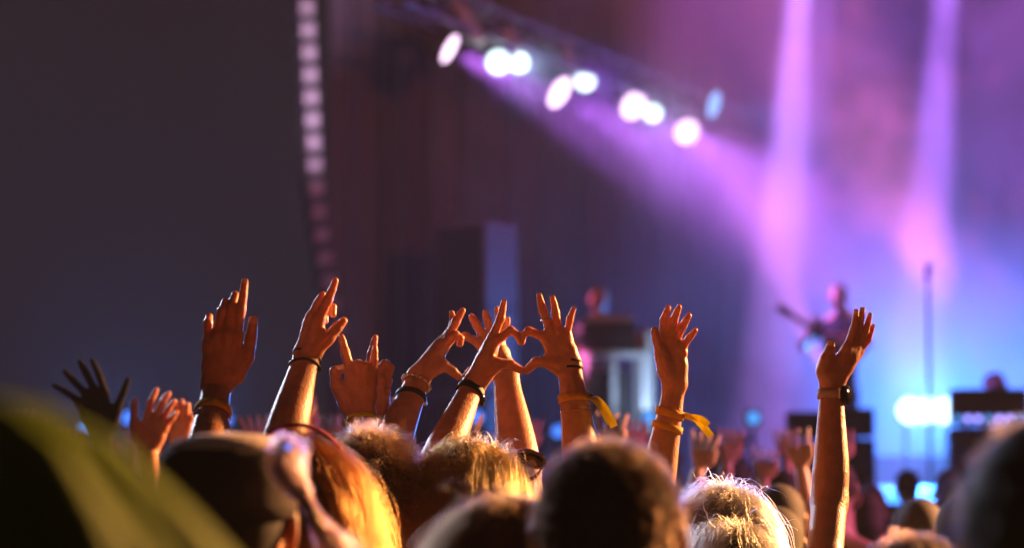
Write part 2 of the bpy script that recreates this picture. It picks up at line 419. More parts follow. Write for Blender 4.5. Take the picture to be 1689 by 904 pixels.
ROW = [(742, 80, 24.0, 'lens_pink', 'row_pink', 'pink', 'rose lamp at the truss end over the drapes', .15), (822, 102, 25.0, 'lens_white', 'row_blue', 'violet', 'white lamp paired with another white one beside the rose lamp', .12),
       (856, 103, 25.4, 'lens_white', 'row_blue', 'ice', 'white lamp hanging lower beside its bigger white twin', .10), (923, 152, 26.4, 'lens_pink', 'row_pink', 'pink', 'pale pink lamp turned sideways above the keyboard player', .18),
       (965, 133, 26.9, 'lens_white', 'row_blue', 'violet', 'white lamp facing the crowd above the keyboard player', .11), (1045, 174, 28.4, 'lens_pink', 'row_pink', 'pink', 'pale pink lamp along the middle of the truss', .17),
       (1077, 186, 28.8, 'lens_white', 'row_blue', 'ice', 'white lamp touching a pale pink one mid truss', .105), (1133, 217, 30.2, 'lens_pink', 'row_pink', 'pink', 'pale pink lamp hanging lowest on the truss', .16)]
for x, y, d, lens, w, c, lab, r in ROW:
    loc = P(x, y, d)
    aim = P(1560, 520, 22.6 if d < 25 else 24.0) if 'pink' in lens else P(1330, 640, 12.0)
    if lens == 'lens_white': aim = 0.55 * P(1250, 420, 20) + .45 * CAM
    moving_head('moving_head_light', loc, aim, lab, lens, WATT[w] * (.55 if d > 27 else 1), COL[c], 26 if 'pink' in lens else 22, r, group='lamps on the truss', blend=.8)
moving_head('wash_light', P(1178, 172, 30.5), P(1560, 260, 29.0), 'narrow blue lamp pointing down apart from the truss row', 'lens_blue', 400, COL['blue'], 40, .17)
for (x0, y0, x1, y1, d, lab) in ((742, -12, 792, 64, 24.2, 'pale can lamp slanting down beside the rose lamp'), (818, 18, 852, 82, 25.2, 'pale can lamp hanging over the paired white lamps'), (930, 66, 946, 112, 26.8, 'pale can lamp with a small glowing dot above the keyboard player')):
    a, b = P(x0, y0, d), P(x1, y1, d); t = thing('can_light', lab, 'stage light', tuple(a), 'cans with a faint added glow on the truss'); dv = (b - a) / np.linalg.norm(b - a)
    MB().tube(a, b, .05, .075, 18).build('can_body', M['pale_panel'], t, at(t), True)
    MB().tube(b - dv * .01, b + dv * .02, .08, .08, 18).build('front_rim', M['alu'], t, at(t), True)
    MB().tube(b + dv * .02, b + dv * .028, .055, .05, 18).build('lens', M['lens_dim'], t, at(t), True)  # faint glow added to the lenses of these cans
    MB().tube(a, (a[0], a[1], a[2] + .35), .012, n=8).build('clamp', M['dark_metal'], t, at(t))
# lamps on the rear truss, above the picture, throwing the two upright beams
bA, bB = P(1080, -480, 24.9), P(1850, -480, 24.9); truss('rear_truss', bA, bB, 'aluminium rear truss high above the stage floor')
for (x0, x1, y1, dd, w, lab) in ((1350, 1262, 760, 7, 1.0, 'lamp on rear truss throwing a violet beam down beside the guitarist'), (1395, 1300, 760, 6, .3, 'lamp on rear truss with a fainter beam next to the brightest one'), (1592, 1500, 760, 7, 1.0, 'lamp on rear truss throwing a violet beam down on the microphone stand')):
    moving_head('beam_light', P(x0, -425, 24.5), P(x1, y1, 23.2), lab, 'lens_pink', WATT['down'] * w, (.46, .16, 1.0) if x0 != 1350 else (.60, .24, 1.0), dd, .12, group='beam lamps on the rear truss', blend=.7)
moving_head('wash_light', P(1130, -425, 24.7), P(1235, 330, 25), 'lamp on rear truss washing the smoke magenta over the drapes', 'lens_pink', WATT['wash'] * .7, (.66, .14, 1.0), 46, .15, blend=1)
moving_head('wash_light', P(1760, -425, 24.5), P(1540, 560, 22), 'lamp at rear truss end washing the smoke rose', 'lens_pink', WATT['wash'] * .5, COL['rose'], 40, .15, blend=1)

moving_head('wash_light', P(1085, -425, 24.5), P(800, 395, 23.4), 'added lamp on rear truss to brighten the speaker stack', 'lens_pink', 700, (.56, .18, .9), 16, .12, blend=.8)  # lamp added to put violet light on the stack
moving_head('wash_light', P(1440, -425, 24.5), P(1383, 520, 23.2), 'added lamp on rear truss to brighten the guitarist', 'lens_pink', 800, (.70, .45, 1.0), 6, .12, blend=.8)  # lamp added to lighten the guitarist from above
# --- floor lamps on stage
moving_head('floor_light', P(1637, 627, 21.6), P(1420, 200, 24.6), 'small floor lamp shooting a rose beam upward from the amplifier top', 'lens_rose', WATT['floor_pink'], COL['rose'], 22, .09, hang=False, blend=.9)
moving_head('floor_light', P(1372, 640, 24.6), P(1235, 330, 25.6), 'small floor lamp behind the guitarist shooting a pink beam upward', 'lens_rose', WATT['floor_pink'] * .45, COL['rose'], 20, .09, hang=False, blend=.9)
def blinder(px, py, d, cols, rows, cell, label, m, watts, col, target, deg=110):
    c = P(px, py, d); t = thing('blinder_light', label, 'stage light', (c[0], c[1], DECK))
    w, h = cols * cell, rows * cell
    MB().box(c + np.array([0, .08, 0]), (w + .06, .14, h + .06), bev=.02).build('housing', M['cabinet'], t, at(t))
    for i in range(cols):
        for j in range(rows):
            p = c + np.array([(i - (cols - 1) / 2) * cell, -.005 - .006 * i, (j - (rows - 1) / 2) * cell])
            MB().tube(p, p + np.array([0, -.03, 0]), cell * .72, cell * .68, 24).build('lamp_cell', m, t, at(t), True)
    for s in (-1, 1): MB().box((c[0] + s * w * .4, c[1] + .1, (DECK + c[2] - h / 2) / 2), (.05, .05, c[2] - h / 2 - DECK), bev=.005).build('leg', M['dark_metal'], t, at(t))
    if watts: spot('lamp', tuple(c - np.array([0, .1, 0])), target, watts, col, deg, .6, .2, t)
    return t
blinder(1530, 678, 26.0, 3, 1, .19, 'dazzling blue white blinder lamp standing in front of the video wall', M['lens_white'], WATT['blinder'], (.04, .26, 1.0), P(1500, 500, 5), 120)
LIP = [(138, 712, 'led_cyan', 'tiny cyan lamp far behind the black glove'), (212, 690, 'led_blue', 'blue lamp glimmering behind the spread orange palm'), (372, 692, 'led_blue', 'blue lamp glimmering behind the pointing hand with wristband'), (786, 688, 'led_blue', 'blue lamp glimmering between the heart making arms'), (921, 712, 'led_blue', 'blue lamp glimmering beneath the keyboard riser'), (1070, 690, 'led_cyan', 'pale blue lamp at the keyboard riser corner'), (1243, 690, 'led_cyan', 'pale blue lamp on the stage floor below the upright beam')]
for x, y, mm, lab in LIP:
    c = P(x, y, 19.0); t = thing('floor_wash_light', lab, 'stage light', (c[0], c[1], DECK), 'blue lamps along the stage front')
    MB().box(c + np.array([0, .07, 0]), (.13, .12, .13), bev=.02).build('housing', M['cabinet'], t, at(t))
    MB().tube(c, c + np.array([0, -.02, 0]), .05, .045, 18).build('lens', M[mm], t, at(t), True)
    MB().box((c[0], c[1] + .07, (DECK + c[2] - .08) / 2), (.04, .04, c[2] - .08 - DECK)).build('stand', M['dark_metal'], t, at(t))
    spot('lamp', tuple(c - np.array([0, .05, 0])), c + np.array([.2, -2, 1.3]), WATT['lip'] * (4.5 if x < 400 else .15), COL['blue'], 130, 1, .06, t)

# --- loudspeakers
def cabinet(parent, c, size, rz, grille=True):
    R = Matrix.Rotation(rz, 3, 'Z')
    b = MB().box(c, size, R, bev=.025).build('cabinet', M['stack'], parent, at(parent))
    f = Vector(c) + R @ Vector((0, -size[1] / 2 - .006, 0))
    MB().box(f, (size[0] * .9, .016, size[2] * .9), R, bev=.004).build('front_grille', M['cabinet'], b)
    b.children[0].data.transform(Matrix.Translation(-Vector(parent.location)))
c0 = P(800, 448, 23.5); t = thing('speaker_stack', 'stack of speaker cabinets turned sideways with violet light on top', 'speaker', (c0[0], c0[1], DECK))
for z in (DECK + .45, DECK + 1.36, c0[2] + .02 - .0):
    cabinet(t, (c0[0] - .08, c0[1], z), (.62, .52, .88), math.radians(-38))
MB().box((c0[0] - .08, c0[1], DECK + 1.81), (.02, .02, .02)).build('pin', M['steel'], t, at(t))
# hanging column of line-array cabinets
la = []
t = thing('line_array', 'curved column of hanging speaker cabinets against the night sky', 'speaker', tuple(P(508, -120, 26)))
for i in range(17):
    y = -60 + i * 37; x = 497 + max(0, y) * .05 + max(0, y - 250) ** 2 * .00034
    c = P(x + 2, y, 26.0); tilt = math.radians(-2 - max(0, i - 8) * 3.2)
    R = Matrix.Rotation(math.radians(24), 3, 'Z') @ Matrix.Rotation(-tilt, 3, 'X')
    cb = MB().box(c, (.20, .26, .215), R, bev=.012).build('cabinet', M['cabinet'], t, at(t))
    f = Vector(c) + R @ Vector((0, -.135, 0)) - Vector(t.location)
    MB().box(f, (.165, .012, .165), R, bev=.004).build('front_grille', M['grille'], cb)
MB().tube(P(500, -90, 26.1), P(500, -260, 26.1), .02).build('chain', M['steel'], t, at(t))
MB().box(P(500, -92, 26.05), (.3, .3, .06), bev=.01).build('bumper_frame', M['dark_metal'], t, at(t))
a0 = P(700, 760, 19.0)
spot_t = moving_head('wash_light', P(610, 900, 18.5) * np.array([1, 1, 0]) + np.array([0, 0, DECK + .5]), P(508, 120, 26), 'added lamp at the stage front to brighten the hanging speakers', 'lens_pink', WATT['array'], (.95, .62, 1.0), 17, .1, hang=False, blend=.9)  # lamp added so the speaker fronts read bright

# --- keyboard riser, amplifiers, stands
c = P(1005, 528, 21.4); t = thing('keyboard_riser', 'keyboard desk with pale top on a tall white framed riser', 'riser', (c[0], c[1], DECK))
top = c[2]
MB().box((c[0], c[1], top), (.42, .5, .05), bev=.01).build('desk_top', M['pale_panel'], t, at(t))
MB().box((c[0] - .01, c[1], top - .15), (.46, .44, .25), bev=.01).build('desk_front', M['cabinet'], t, at(t))
MB().box((c[0] + .03, c[1], top - .305), (.60, .5, .05), bev=.01).build('shelf', M['pale_panel'], t, at(t))
for s in (-.24, .0, .26): MB().box((c[0] + .03 + s, c[1] - .2, (DECK + top - .33) / 2), (.05, .05, top - .33 - DECK), bev=.008).build('post', M['pale_panel'], t, at(t))
MB().box((c[0] - .02, c[1] + .1, (DECK + top - .4) / 2), (.40, .3, top - .5 - DECK), bev=.01).build('case', M['cabinet'], t, at(t))
c2 = P(1062, 640, 21.4)
t = thing('banner_column', 'pale cloth column lit blue next to the keyboard riser', 'column', (c2[0], c2[1], DECK))
MB().box((c2[0], c2[1], DECK + .72), (.17, .17, 1.44), bev=.02).build('cloth_cover', M['white_cloth'], t, at(t))
MB().box((c2[0], c2[1], DECK + .02), (.3, .3, .04), bev=.01).build('base', M['dark_metal'], t, at(t))
moving_head('floor_light', (c2[0] + .05, c2[1] - .9, DECK + .42), tuple(c2 + np.array([0, 0, .1])), 'small added floor lamp to light the pale cloth column blue', 'lens_blue', 60, COL['ice'], 60, .07, hang=False, blend=.8)  # lamp added only to turn the column blue
def amp(px0, px1, py, d, label, feet=None):
    a, b = P(px0, py, d), P(px1, py, d); w = b[0] - a[0]; x = (a[0] + b[0]) / 2; z1 = a[2]; y = a[1] + .25
    t = thing('amplifier', label, 'amplifier', (x, y, DECK), 'amplifiers on stage'); 
    hh = min(.34, (z1 - DECK) * .35); zc = z1 - hh
    MB().box((x, y, zc + hh / 2 + .005), (w, .34, hh - .02), bev=.02).build('amp_head', M['cabinet'], t, at(t))
    MB().box((x, y, (DECK + .06 + zc) / 2), (w, .40, zc - DECK - .06), bev=.02).build('amp_cabinet', M['cabinet'], t, at(t))
    MB().box((x, y - .203, (DECK + .06 + zc) / 2), (w * .9, .01, (zc - DECK) * .8), bev=.003).build('front_grille', M['black_cloth'], t, at(t))
    MB().box((x, y - .175, zc + hh / 2), (w * .9, .012, hh * .5), bev=.003).build('control_panel', M['dark_metal'], t, at(t))
    mb = MB()
    for k in range(6):
        p = Vector((x + w * (-.35 + .14 * k), y - .18, zc + hh / 2)); MB().tube(p, p - Vector((0, .02, 0)), .014, .012, 10).build('knob', M['rubber'], t, at(t))
    for s in (-1, 1):
        for q in (-1, 1): MB().tube((x + s * w * .4, y + q * .14, DECK), (x + s * w * .4, y + q * .14, DECK + .065), .03, n=8).build('foot', M['rubber'], t, at(t))
    return t
amp(1305, 1372, 678, 19.2, 'black amplifier stack half hidden behind the raised arm with watch')
amp(1376, 1445, 672, 19.4, 'black amplifier stack next to the raised arm with watch, close to the blinder')
amp(1580, 1700, 640, 19.0, 'wide black amplifier stack under the rose floor lamp')
amp(1150, 1235, 712, 18.8, 'low black amplifier stack beneath the upright violet beam')
c = P(1640, 691, 18.6); t = thing('light_bar', 'thin bar of blue violet lights across the wide amplifier', 'light bar', (c[0], c[1], c[2]))
MB().box(c + np.array([0, .05, 0]), (.66, .07, .07), bev=.01).build('housing', M['cabinet'], t, at(t))
for k in range(8):
    p = c + np.array([-.28 + .08 * k, .012, 0]); MB().tube(p, p - np.array([0, .015, 0]), .026, .024, 14).build('lamp_cell', M['led_violet'] if k % 3 else M['led_cyan'], t, at(t))
for s in (-.2, .2): MB().box(c + np.array([s, .07, -(c[2] - DECK) / 2 - .0]), (.03, .03, c[2] - DECK - .04)).build('stand', M['dark_metal'], t, at(t))
c = P(1530, 440, 20.4); t = thing('microphone_stand', 'tall straight microphone stand in front of the video wall', 'microphone stand', (c[0], c[1], DECK))
MB().tube((c[0], c[1], DECK + .03), (c[0], c[1], c[2] - .1), .016, .013).build('pole', M['dark_metal'], t, at(t))
MB().tube((c[0], c[1], DECK), (c[0], c[1], DECK + .035), .16, .15, 20).build('base', M['dark_metal'], t, at(t))
mb = MB().tube((c[0], c[1] , c[2] - .12), (c[0], c[1] - .05, c[2] + .02), .022, .03); mb.build('microphone', M['steel'], t, at(t))

# ------------------------------------------------------------------ people: builders
def lerp(a, b, t): return np.asarray(a) * (1 - t) + np.asarray(b) * t
def resample(f):
    """finger given by 2, 3 or 4 joints -> knuckle, middle joint, end joint, tip"""
    f = [np.asarray(p) for p in f]
    if len(f) == 2: return [f[0], lerp(f[0], f[1], .46), lerp(f[0], f[1], .75), f[1]]
    if len(f) == 3: return [f[0], f[1], lerp(f[1], f[2], .56), f[2]]
    return f
def build_hand(sp):
    """sp: joints as (x, y[, dz cm]) at depth D; returns primitives of hand and forearm and the arm line"""
    D, s = sp['D'], sp.get('s', 1.0)
    def J(q):
        q = tuple(q) + (0,) * (3 - len(q)); return P(q[0], q[1], D + q[2] / 100)
    fing = [resample([J(q) for q in f]) for f in sp['fingers']]       # index, middle, ring, little
    th = [J(q) for q in sp['thumb']]
    fa = sp['forearm']; w = J(fa[0]); e2 = J(fa[-1])
    L = np.linalg.norm(e2 - w); back = math.sqrt(max(0, (.255 * s) ** 2 - L * L)) if L < .255 * s else 0
    back = min(back, .2) * sp.get('lean', 1)
    tot = sum(math.dist(fa[i][:2], fa[i + 1][:2]) for i in range(len(fa) - 1)); run = 0; line = []
    for i, q in enumerate(fa):
        if i: run += math.dist(fa[i - 1][:2], q[:2])
        t = run / tot; dz = q[2] if len(q) > 2 else 0
        line.append((P(q[0], q[1], D + dz / 100 - back * t), t))
    n = sp.get('n', FW)
    def rad(t): return s * np.interp(t, [0, .15, .45, .8, 1], [.0255, .0265, .0335, .0405, .0385]) * sp.get('arm', 1)
    prims = []
    for (a, ta), (b, tb) in zip(line, line[1:]):
        for k in range(3):
            u0, u1 = k / 3, (k + 1) / 3; t0, t1 = ta + (tb - ta) * u0, ta + (tb - ta) * u1
            prims.append(cone(lerp(a, b, u0), lerp(a, b, u1), rad(t0), rad(t1), 1e-5, n, (.74 + .22 * min(1, t0 * 1.8), .74 + .22 * min(1, t1 * 1.8))))
    mult = (1.0, 1.03, .97, .85)
    mean = np.mean([f[0] for f in fing], 0); u = mean - w
    carp = [w + (f[0] - mean) * .55 + u * .10 for f in fing]
    for f, c, m in zip(fing, carp, mult):
        prims.append(cone(c, f[0], .0125 * s, .0108 * s * m, .012))
    prims.append(cone(w, lerp(w, mean, .75), .021 * s, .017 * s, .016, n, .68))
    for i in range(3):
        a, b = lerp(fing[i][0], carp[i], .16), lerp(fing[i + 1][0], carp[i + 1], .16)
        prims.append(cone(a, b, .0098 * s, .0094 * s, .008))
        prims.append(cone(lerp(a, carp[i], .45), lerp(b, carp[i + 1], .45), .0115 * s, .011 * s, .01))
    # thumb
    r_ = sp.get('tr', 1) * s
    prims.append(cone(lerp(w, th[0], .3), th[0], .014 * r_, .0155 * r_, .014))
    prims.append(cone(th[0], th[1], .0165 * r_, .0128 * r_, .012))
    if len(th) == 3: th = [th[0], th[1], lerp(th[1], th[2], .52), th[2]]
    dd = th[3] - th[2]; tip = th[3] - dd / np.linalg.norm(dd) * .0082 * r_
    prims.append(cone(lerp(th[1], th[0], .25), lerp(carp[0], fing[0][0], .62), .0065 * s, .0075 * s, .016))
    prims.append(cone(th[1], th[2], .0118 * r_, .0104 * r_, .003)); prims.append(cone(th[2], tip, .0106 * r_, .0082 * r_, .002))
    if sp.get('palm'):
        cw = (CAM - w) / np.linalg.norm(CAM - w)
        prims.append(cone(lerp(w, th[0], .7) + cw * .006, lerp(th[0], th[1], .7) + cw * .006, .014 * s, .011 * s, .012))
        prims.append(cone(lerp(w, carp[3], .9) + cw * .005, lerp(carp[3], fing[3][0], .55) + cw * .005, .013 * s, .010 * s, .012))
        for f, c in zip(fing, carp): prims.append(cone(lerp(f[0], c, .12) + cw * .004, lerp(f[0], c, .14) + cw * .004, .0095 * s, .0095 * s, .006))
    else:
        cw = (CAM - w) / np.linalg.norm(CAM - w)
        for f, c, m in zip(fing, carp, mult):
            prims.append(cone(f[0] + cw * .0025, lerp(f[0], c, .06) + cw * .002, .0088 * s * m, .0085 * s * m, .007))
            prims.append(cone(lerp(f[0], c, .1) + cw * .0102 * s, lerp(f[0], c, .95) + cw * .0098 * s, .0030 * s, .0026 * s, .004))
    tips = []
    for f, m in zip(fing, mult):
        dd = f[3] - f[2]; dn = dd / (np.linalg.norm(dd) + 1e-9); tp = f[3] - dn * .0064 * s * m
        m = m * s * sp.get('fr', 1)
        prims.append(cone(lerp(f[0], f[1], .1), f[1], .0100 * m, .0086 * m, .005))
        prims.append(cone(f[1], f[2], .0089 * m, .0077 * m, .0018)); prims.append(cone(f[2], tp, .0078 * m, .0062 * m, .0012))
        prims.append(cone(lerp(f[0], f[1], .93), lerp(f[1], f[2], .08), .0093 * m, .0091 * m, .003))
        tips.append((tp, dn, .0062 * m))
    dn = dd = th[3] - th[2]; tips.append((tip, dd / np.linalg.norm(dd), .0085 * r_))
    return prims, dict(line=line, rad=rad, n=np.asarray(n), tips=tips, s=s, elbow=line[-1][0], fing=fing, thumb=th)
def along(arm, t):
    for (a, ta), (b, tb) in zip(arm['line'], arm['line'][1:]):
        if t <= tb or (b is arm['line'][-1][0]):
            d = b - a; return lerp(a, b, (t - ta) / (tb - ta)), d / np.linalg.norm(d), arm['rad'](t), .74 + .22 * min(1, max(t, 0) * 1.8)
def ring_mesh(arm, t, width, gap=.0022, th=.0024, n=44, tilt=0, wob=0):
    c, d, r, f = along(arm, t)
    nn = arm['n'] - d * (arm['n'] @ d); nn /= np.linalg.norm(nn); u = np.cross(d, nn)
    V = []
    for i in range(n):
        a = 2 * math.pi * i / n
        dirn = u * math.cos(a) + nn * math.sin(a) * f
        for (o, h) in ((gap, -.5), (gap + th, -.5), (gap + th, .5), (gap, .5)):
            V.append(c + dirn * (r + o) + d * (h * width + tilt * math.cos(a) + wob * math.sin(3 * a)))
    F = [(i * 4 + k, i * 4 + (k + 1) % 4, ((i + 1) % n) * 4 + (k + 1) % 4, ((i + 1) % n) * 4 + k) for i in range(n) for k in range(4)]
    return V, F
def ring_point(arm, t, a, out=.003):
    c, d, r, f = along(arm, t); nn = arm['n'] - d * (arm['n'] @ d); nn /= np.linalg.norm(nn); u = np.cross(d, nn)
    return c + (u * math.cos(a) + nn * math.sin(a) * f) * (r + out), d, u, nn
def add_ring(name, parent, arm, t, width, m, label=None, **kw):
    V, F = ring_mesh(arm, t, width, **kw)
    o = obj(name, mesh_from(name, V, F, m, at(parent) if parent.parent is None else at(parent.parent), True), parent)
    if label: o['label'] = label
    return o
def ribbon(name, parent, root, pts, width, m, side, th=.0012):
    pts = np.array(pts); side = np.asarray(side, float); V = []; k = len(pts)
    for i, p in enumerate(pts):
        d = pts[min(i + 1, k - 1)] - pts[max(i - 1, 0)]; s_ = side - d * (side @ d) / (d @ d); s_ /= np.linalg.norm(s_); nr = np.cross(d, s_); nr /= np.linalg.norm(nr)
        tw = .35 * math.sin(i * .5); s2 = s_ * math.cos(tw) + nr * math.sin(tw); n2 = np.cross(d, s2); n2 /= np.linalg.norm(n2)
        wd_ = width * (1 if i else .6)
        V += [p + s2 * wd_ / 2 + n2 * th / 2, p - s2 * wd_ / 2 + n2 * th / 2, p - s2 * wd_ / 2 - n2 * th / 2, p + s2 * wd_ / 2 - n2 * th / 2]
    F = [(i * 4 + a, i * 4 + (a + 1) % 4, (i + 1) * 4 + (a + 1) % 4, (i + 1) * 4 + a) for i in range(k - 1) for a in range(4)] + [(3, 2, 1, 0), tuple((k - 1) * 4 + a for a in range(4))]
    return obj(name, mesh_from(name, V, F, m, at(root), False), parent)
def bez(a, b, c, d, n=12):
    t = np.linspace(0, 1, n)[:, None]; a, b, c, d = map(np.asarray, (a, b, c, d))
    return (1 - t) ** 3 * a + 3 * (1 - t) ** 2 * t * b + 3 * (1 - t) * t * t * c + t ** 3 * d

def head_prims(hc, R, s=1.0):
    def l(x, y, z): return hc + R @ (np.array([x, y, z]) * s)
    Rt = R.T
    pr = [ell(l(0, -.012, .018), np.array([.076, .096, .09]) * s, .01, Rt), ell(l(0, .03, -.05), np.array([.058, .062, .066]) * s, .03, Rt),
          ell(l(0, .066, -.102), np.array([.024, .024, .02]) * s, .02, Rt), cone(l(0, .086, .012), l(0, .104, -.03), .008 * s, .013 * s, .012),
          ell(l(0, .082, -.066), np.array([.026, .014, .010]) * s, .008, Rt), cone(l(-.036, .076, .026), l(.036, .076, .026), .011 * s, .011 * s, .012)]
    for sx in (-1, 1):
        e = Matrix.Rotation(sx * .35, 3, 'Z'); e = np.array(e)
        pr.append(ell(l(sx * .083, -.008, -.004), np.array([.008, .021, .033]) * s, .004, e.T @ Rt)); pr.append(cone(l(sx * .080, -.002, -.034), l(sx * .082, -.003, -.036), .009 * s, .008 * s, .004))
        pr.append(ell(l(sx * .045, .055, -.028), np.array([.02, .025, .02]) * s, .02, Rt))
    pr += [cone(l(0, -.02, -.05), l(0, -.035, -.19), .056 * s, .058 * s, .02), cone(l(0, -.035, -.19), l(-.13, -.035, -.245), .05 * s, .05 * s, .03), cone(l(0, -.035, -.19), l(.13, -.035, -.245), .05 * s, .05 * s, .03)]
    return pr
def curves(name, strands, radius, m, parent, origin):
    n, k, _ = strands.shape
    c = bpy.data.hair_curves.new(name); c.add_curves([k] * n)
    pts = (strands - np.asarray(origin)).astype(np.float32).reshape(-1)
    c.position_data.foreach_set('vector', pts)
    ra = c.attributes.get('radius') or c.attributes.new('radius', 'FLOAT', 'POINT')
    rr = np.tile(np.linspace(1, .25, k), n) * radius
    ra.data.foreach_set('value', rr.astype(np.float32))
    c.materials.append(m)
    return obj(name, c, parent)
def hair_strands(hc, R, s, n, length, style, seed, k=9, lift=.004, fly=.06, curl=.0, forward=-.3):
    """strands over the skull: style 'short' stands off the scalp, 'long' falls from a parting, 'up' is swept back to a knot"""
    r = np.random.default_rng(seed)
    cz = np.array([0, -.012, .018]); rad = np.array([.080, .100, .094])
    d = r.normal(size=(n * 3, 3)); d /= np.linalg.norm(d, axis=1)[:, None]
    keep = (d[:, 2] > -.55 + .9 * np.clip(d[:, 1] + .15, 0, 1) * 1.2) & ~((np.abs(d[:, 0]) > .8) & (d[:, 2] < -.1) & (d[:, 1] > -.3))
    d = d[keep][:n]; n = len(d)
    p = cz + d * rad; nrm = d / rad; nrm /= np.linalg.norm(nrm, axis=1)[:, None]
    ln = length * r.uniform(.65, 1.15, n)
    flyer = r.random(n) < fly; ln = np.where(flyer, np.minimum(ln, .10), ln)
    out = np.zeros((n, k, 3)); out[:, 0] = p
    g = np.array([0, 0, -1.0])
    if style == 'short':
        dirn = nrm * .75 + r.normal(0, .38, (n, 3)) + np.array([0, forward, .1])
    elif style == 'up':
        dirn = np.array([0, -.10, .035]) - p; dirn /= np.linalg.norm(dirn, axis=1)[:, None]; dirn += nrm * .25 + r.normal(0, .06, (n, 3))
    else:
        sgn = np.sign(p[:, 0] - .008 + r.normal(0, .022, n)); dirn = np.stack([sgn * (.9 - np.minimum(np.abs(p[:, 0]) / .09, 1) * .7), -.5 + r.normal(0, .12, n), np.full(n, -.12)], 1) + nrm * .22 + r.normal(0, .07, (n, 3))
    dirn /= np.linalg.norm(dirn, axis=1)[:, None]
    ph = r.uniform(0, 6.28, (n, 3)); off = r.gamma(2, lift / 2, n)
    for i in range(1, k):
        step = ln / (k - 1)
        if style == 'short':
            dirn = dirn + g * .10 + curl * np.sin(ph + i * 1.6)
        else:
            dirn = dirn + g * (.34 if style == 'long' else .02) + curl * np.sin(ph + i * 1.1) + np.where(flyer[:, None], r.normal(0, .28, (n, 3)) + nrm * .10, 0)
        dirn /= np.linalg.norm(dirn, axis=1)[:, None]
        p = p + dirn * step[:, None]
        q = (p - cz) / (rad + off[:, None]); m_ = np.linalg.norm(q, axis=1); ins = m_ < 1
        p[ins] = cz + ((q / np.maximum(m_, 1e-6)[:, None]) * (rad + off[:, None]))[ins]
        out[:, i] = p
    if n > 300:
        g_ = r.choice(n, max(30, n // 45), replace=False); root = out[:, 0]
        near = np.empty(n, int)
        for i0 in range(0, n, 2000): near[i0:i0 + 2000] = g_[np.argmin(((root[i0:i0 + 2000, None] - root[None, g_]) ** 2).sum(-1), 1)]
        amt = r.uniform(.45, .95, n) * ~flyer; tt = np.linspace(0, 1, k) ** .8
        jit = r.normal(0, .0022, (n, 1, 3)) * np.linspace(0, 1, k)[None, :, None]
        tgt = out[near] + (root - root[near])[:, None] * .35 + jit
        out = out + (tgt - out) * (amt[:, None] * tt[None])[:, :, None]
    return hc + (out * s) @ R.T
def hair_cap(hc, R, s, grow=1.0, knot=False, low=0):
    def l(x, y, z): return hc + R @ (np.array([x, y, z]) * s)
    pr = [ell(l(0, -.021, .022), np.array([.0775, .094, .092]) * s * grow, .01, R.T)]
    if low: pr += [ell(l(0, -.06, -.05), np.array([.075, .06, .09]) * s * grow, .03, R.T), cone(l(0, -.075, -.06), l(0, -.07, -low), .066 * s * grow, .05 * s, .03)]
    if knot: pr.append(ell(l(0, -.115, .05), np.array([.036, .034, .034]) * s, .01, R.T))
    return surface(pr, .006)
HAIR = dict(black=hairmat('black_hair', (.006, .005, .004)), brown=hairmat('brown_hair', (.045, .020, .009)), dark=hairmat('dark_brown_hair', (.014, .007, .004)), blonde=hairmat('blonde_hair', (.20, .085, .018)), ginger=hairmat('ginger_hair', (.16, .032, .004)), white=hairmat('pale_hair', (.46, .36, .27)))
CAPM = dict(black=mat('black_hair_mass', (.012, .010, .009), .7), brown=mat('brown_hair_mass', (.02, .012, .008), .8), dark=mat('dark_hair_mass', (.008, .006, .005), .8), blonde=mat('blonde_hair_mass', (.025, .014, .007), .8), ginger=mat('ginger_hair_mass', (.03, .010, .005), .8), white=mat('pale_hair_mass', (.04, .03, .022), .8))

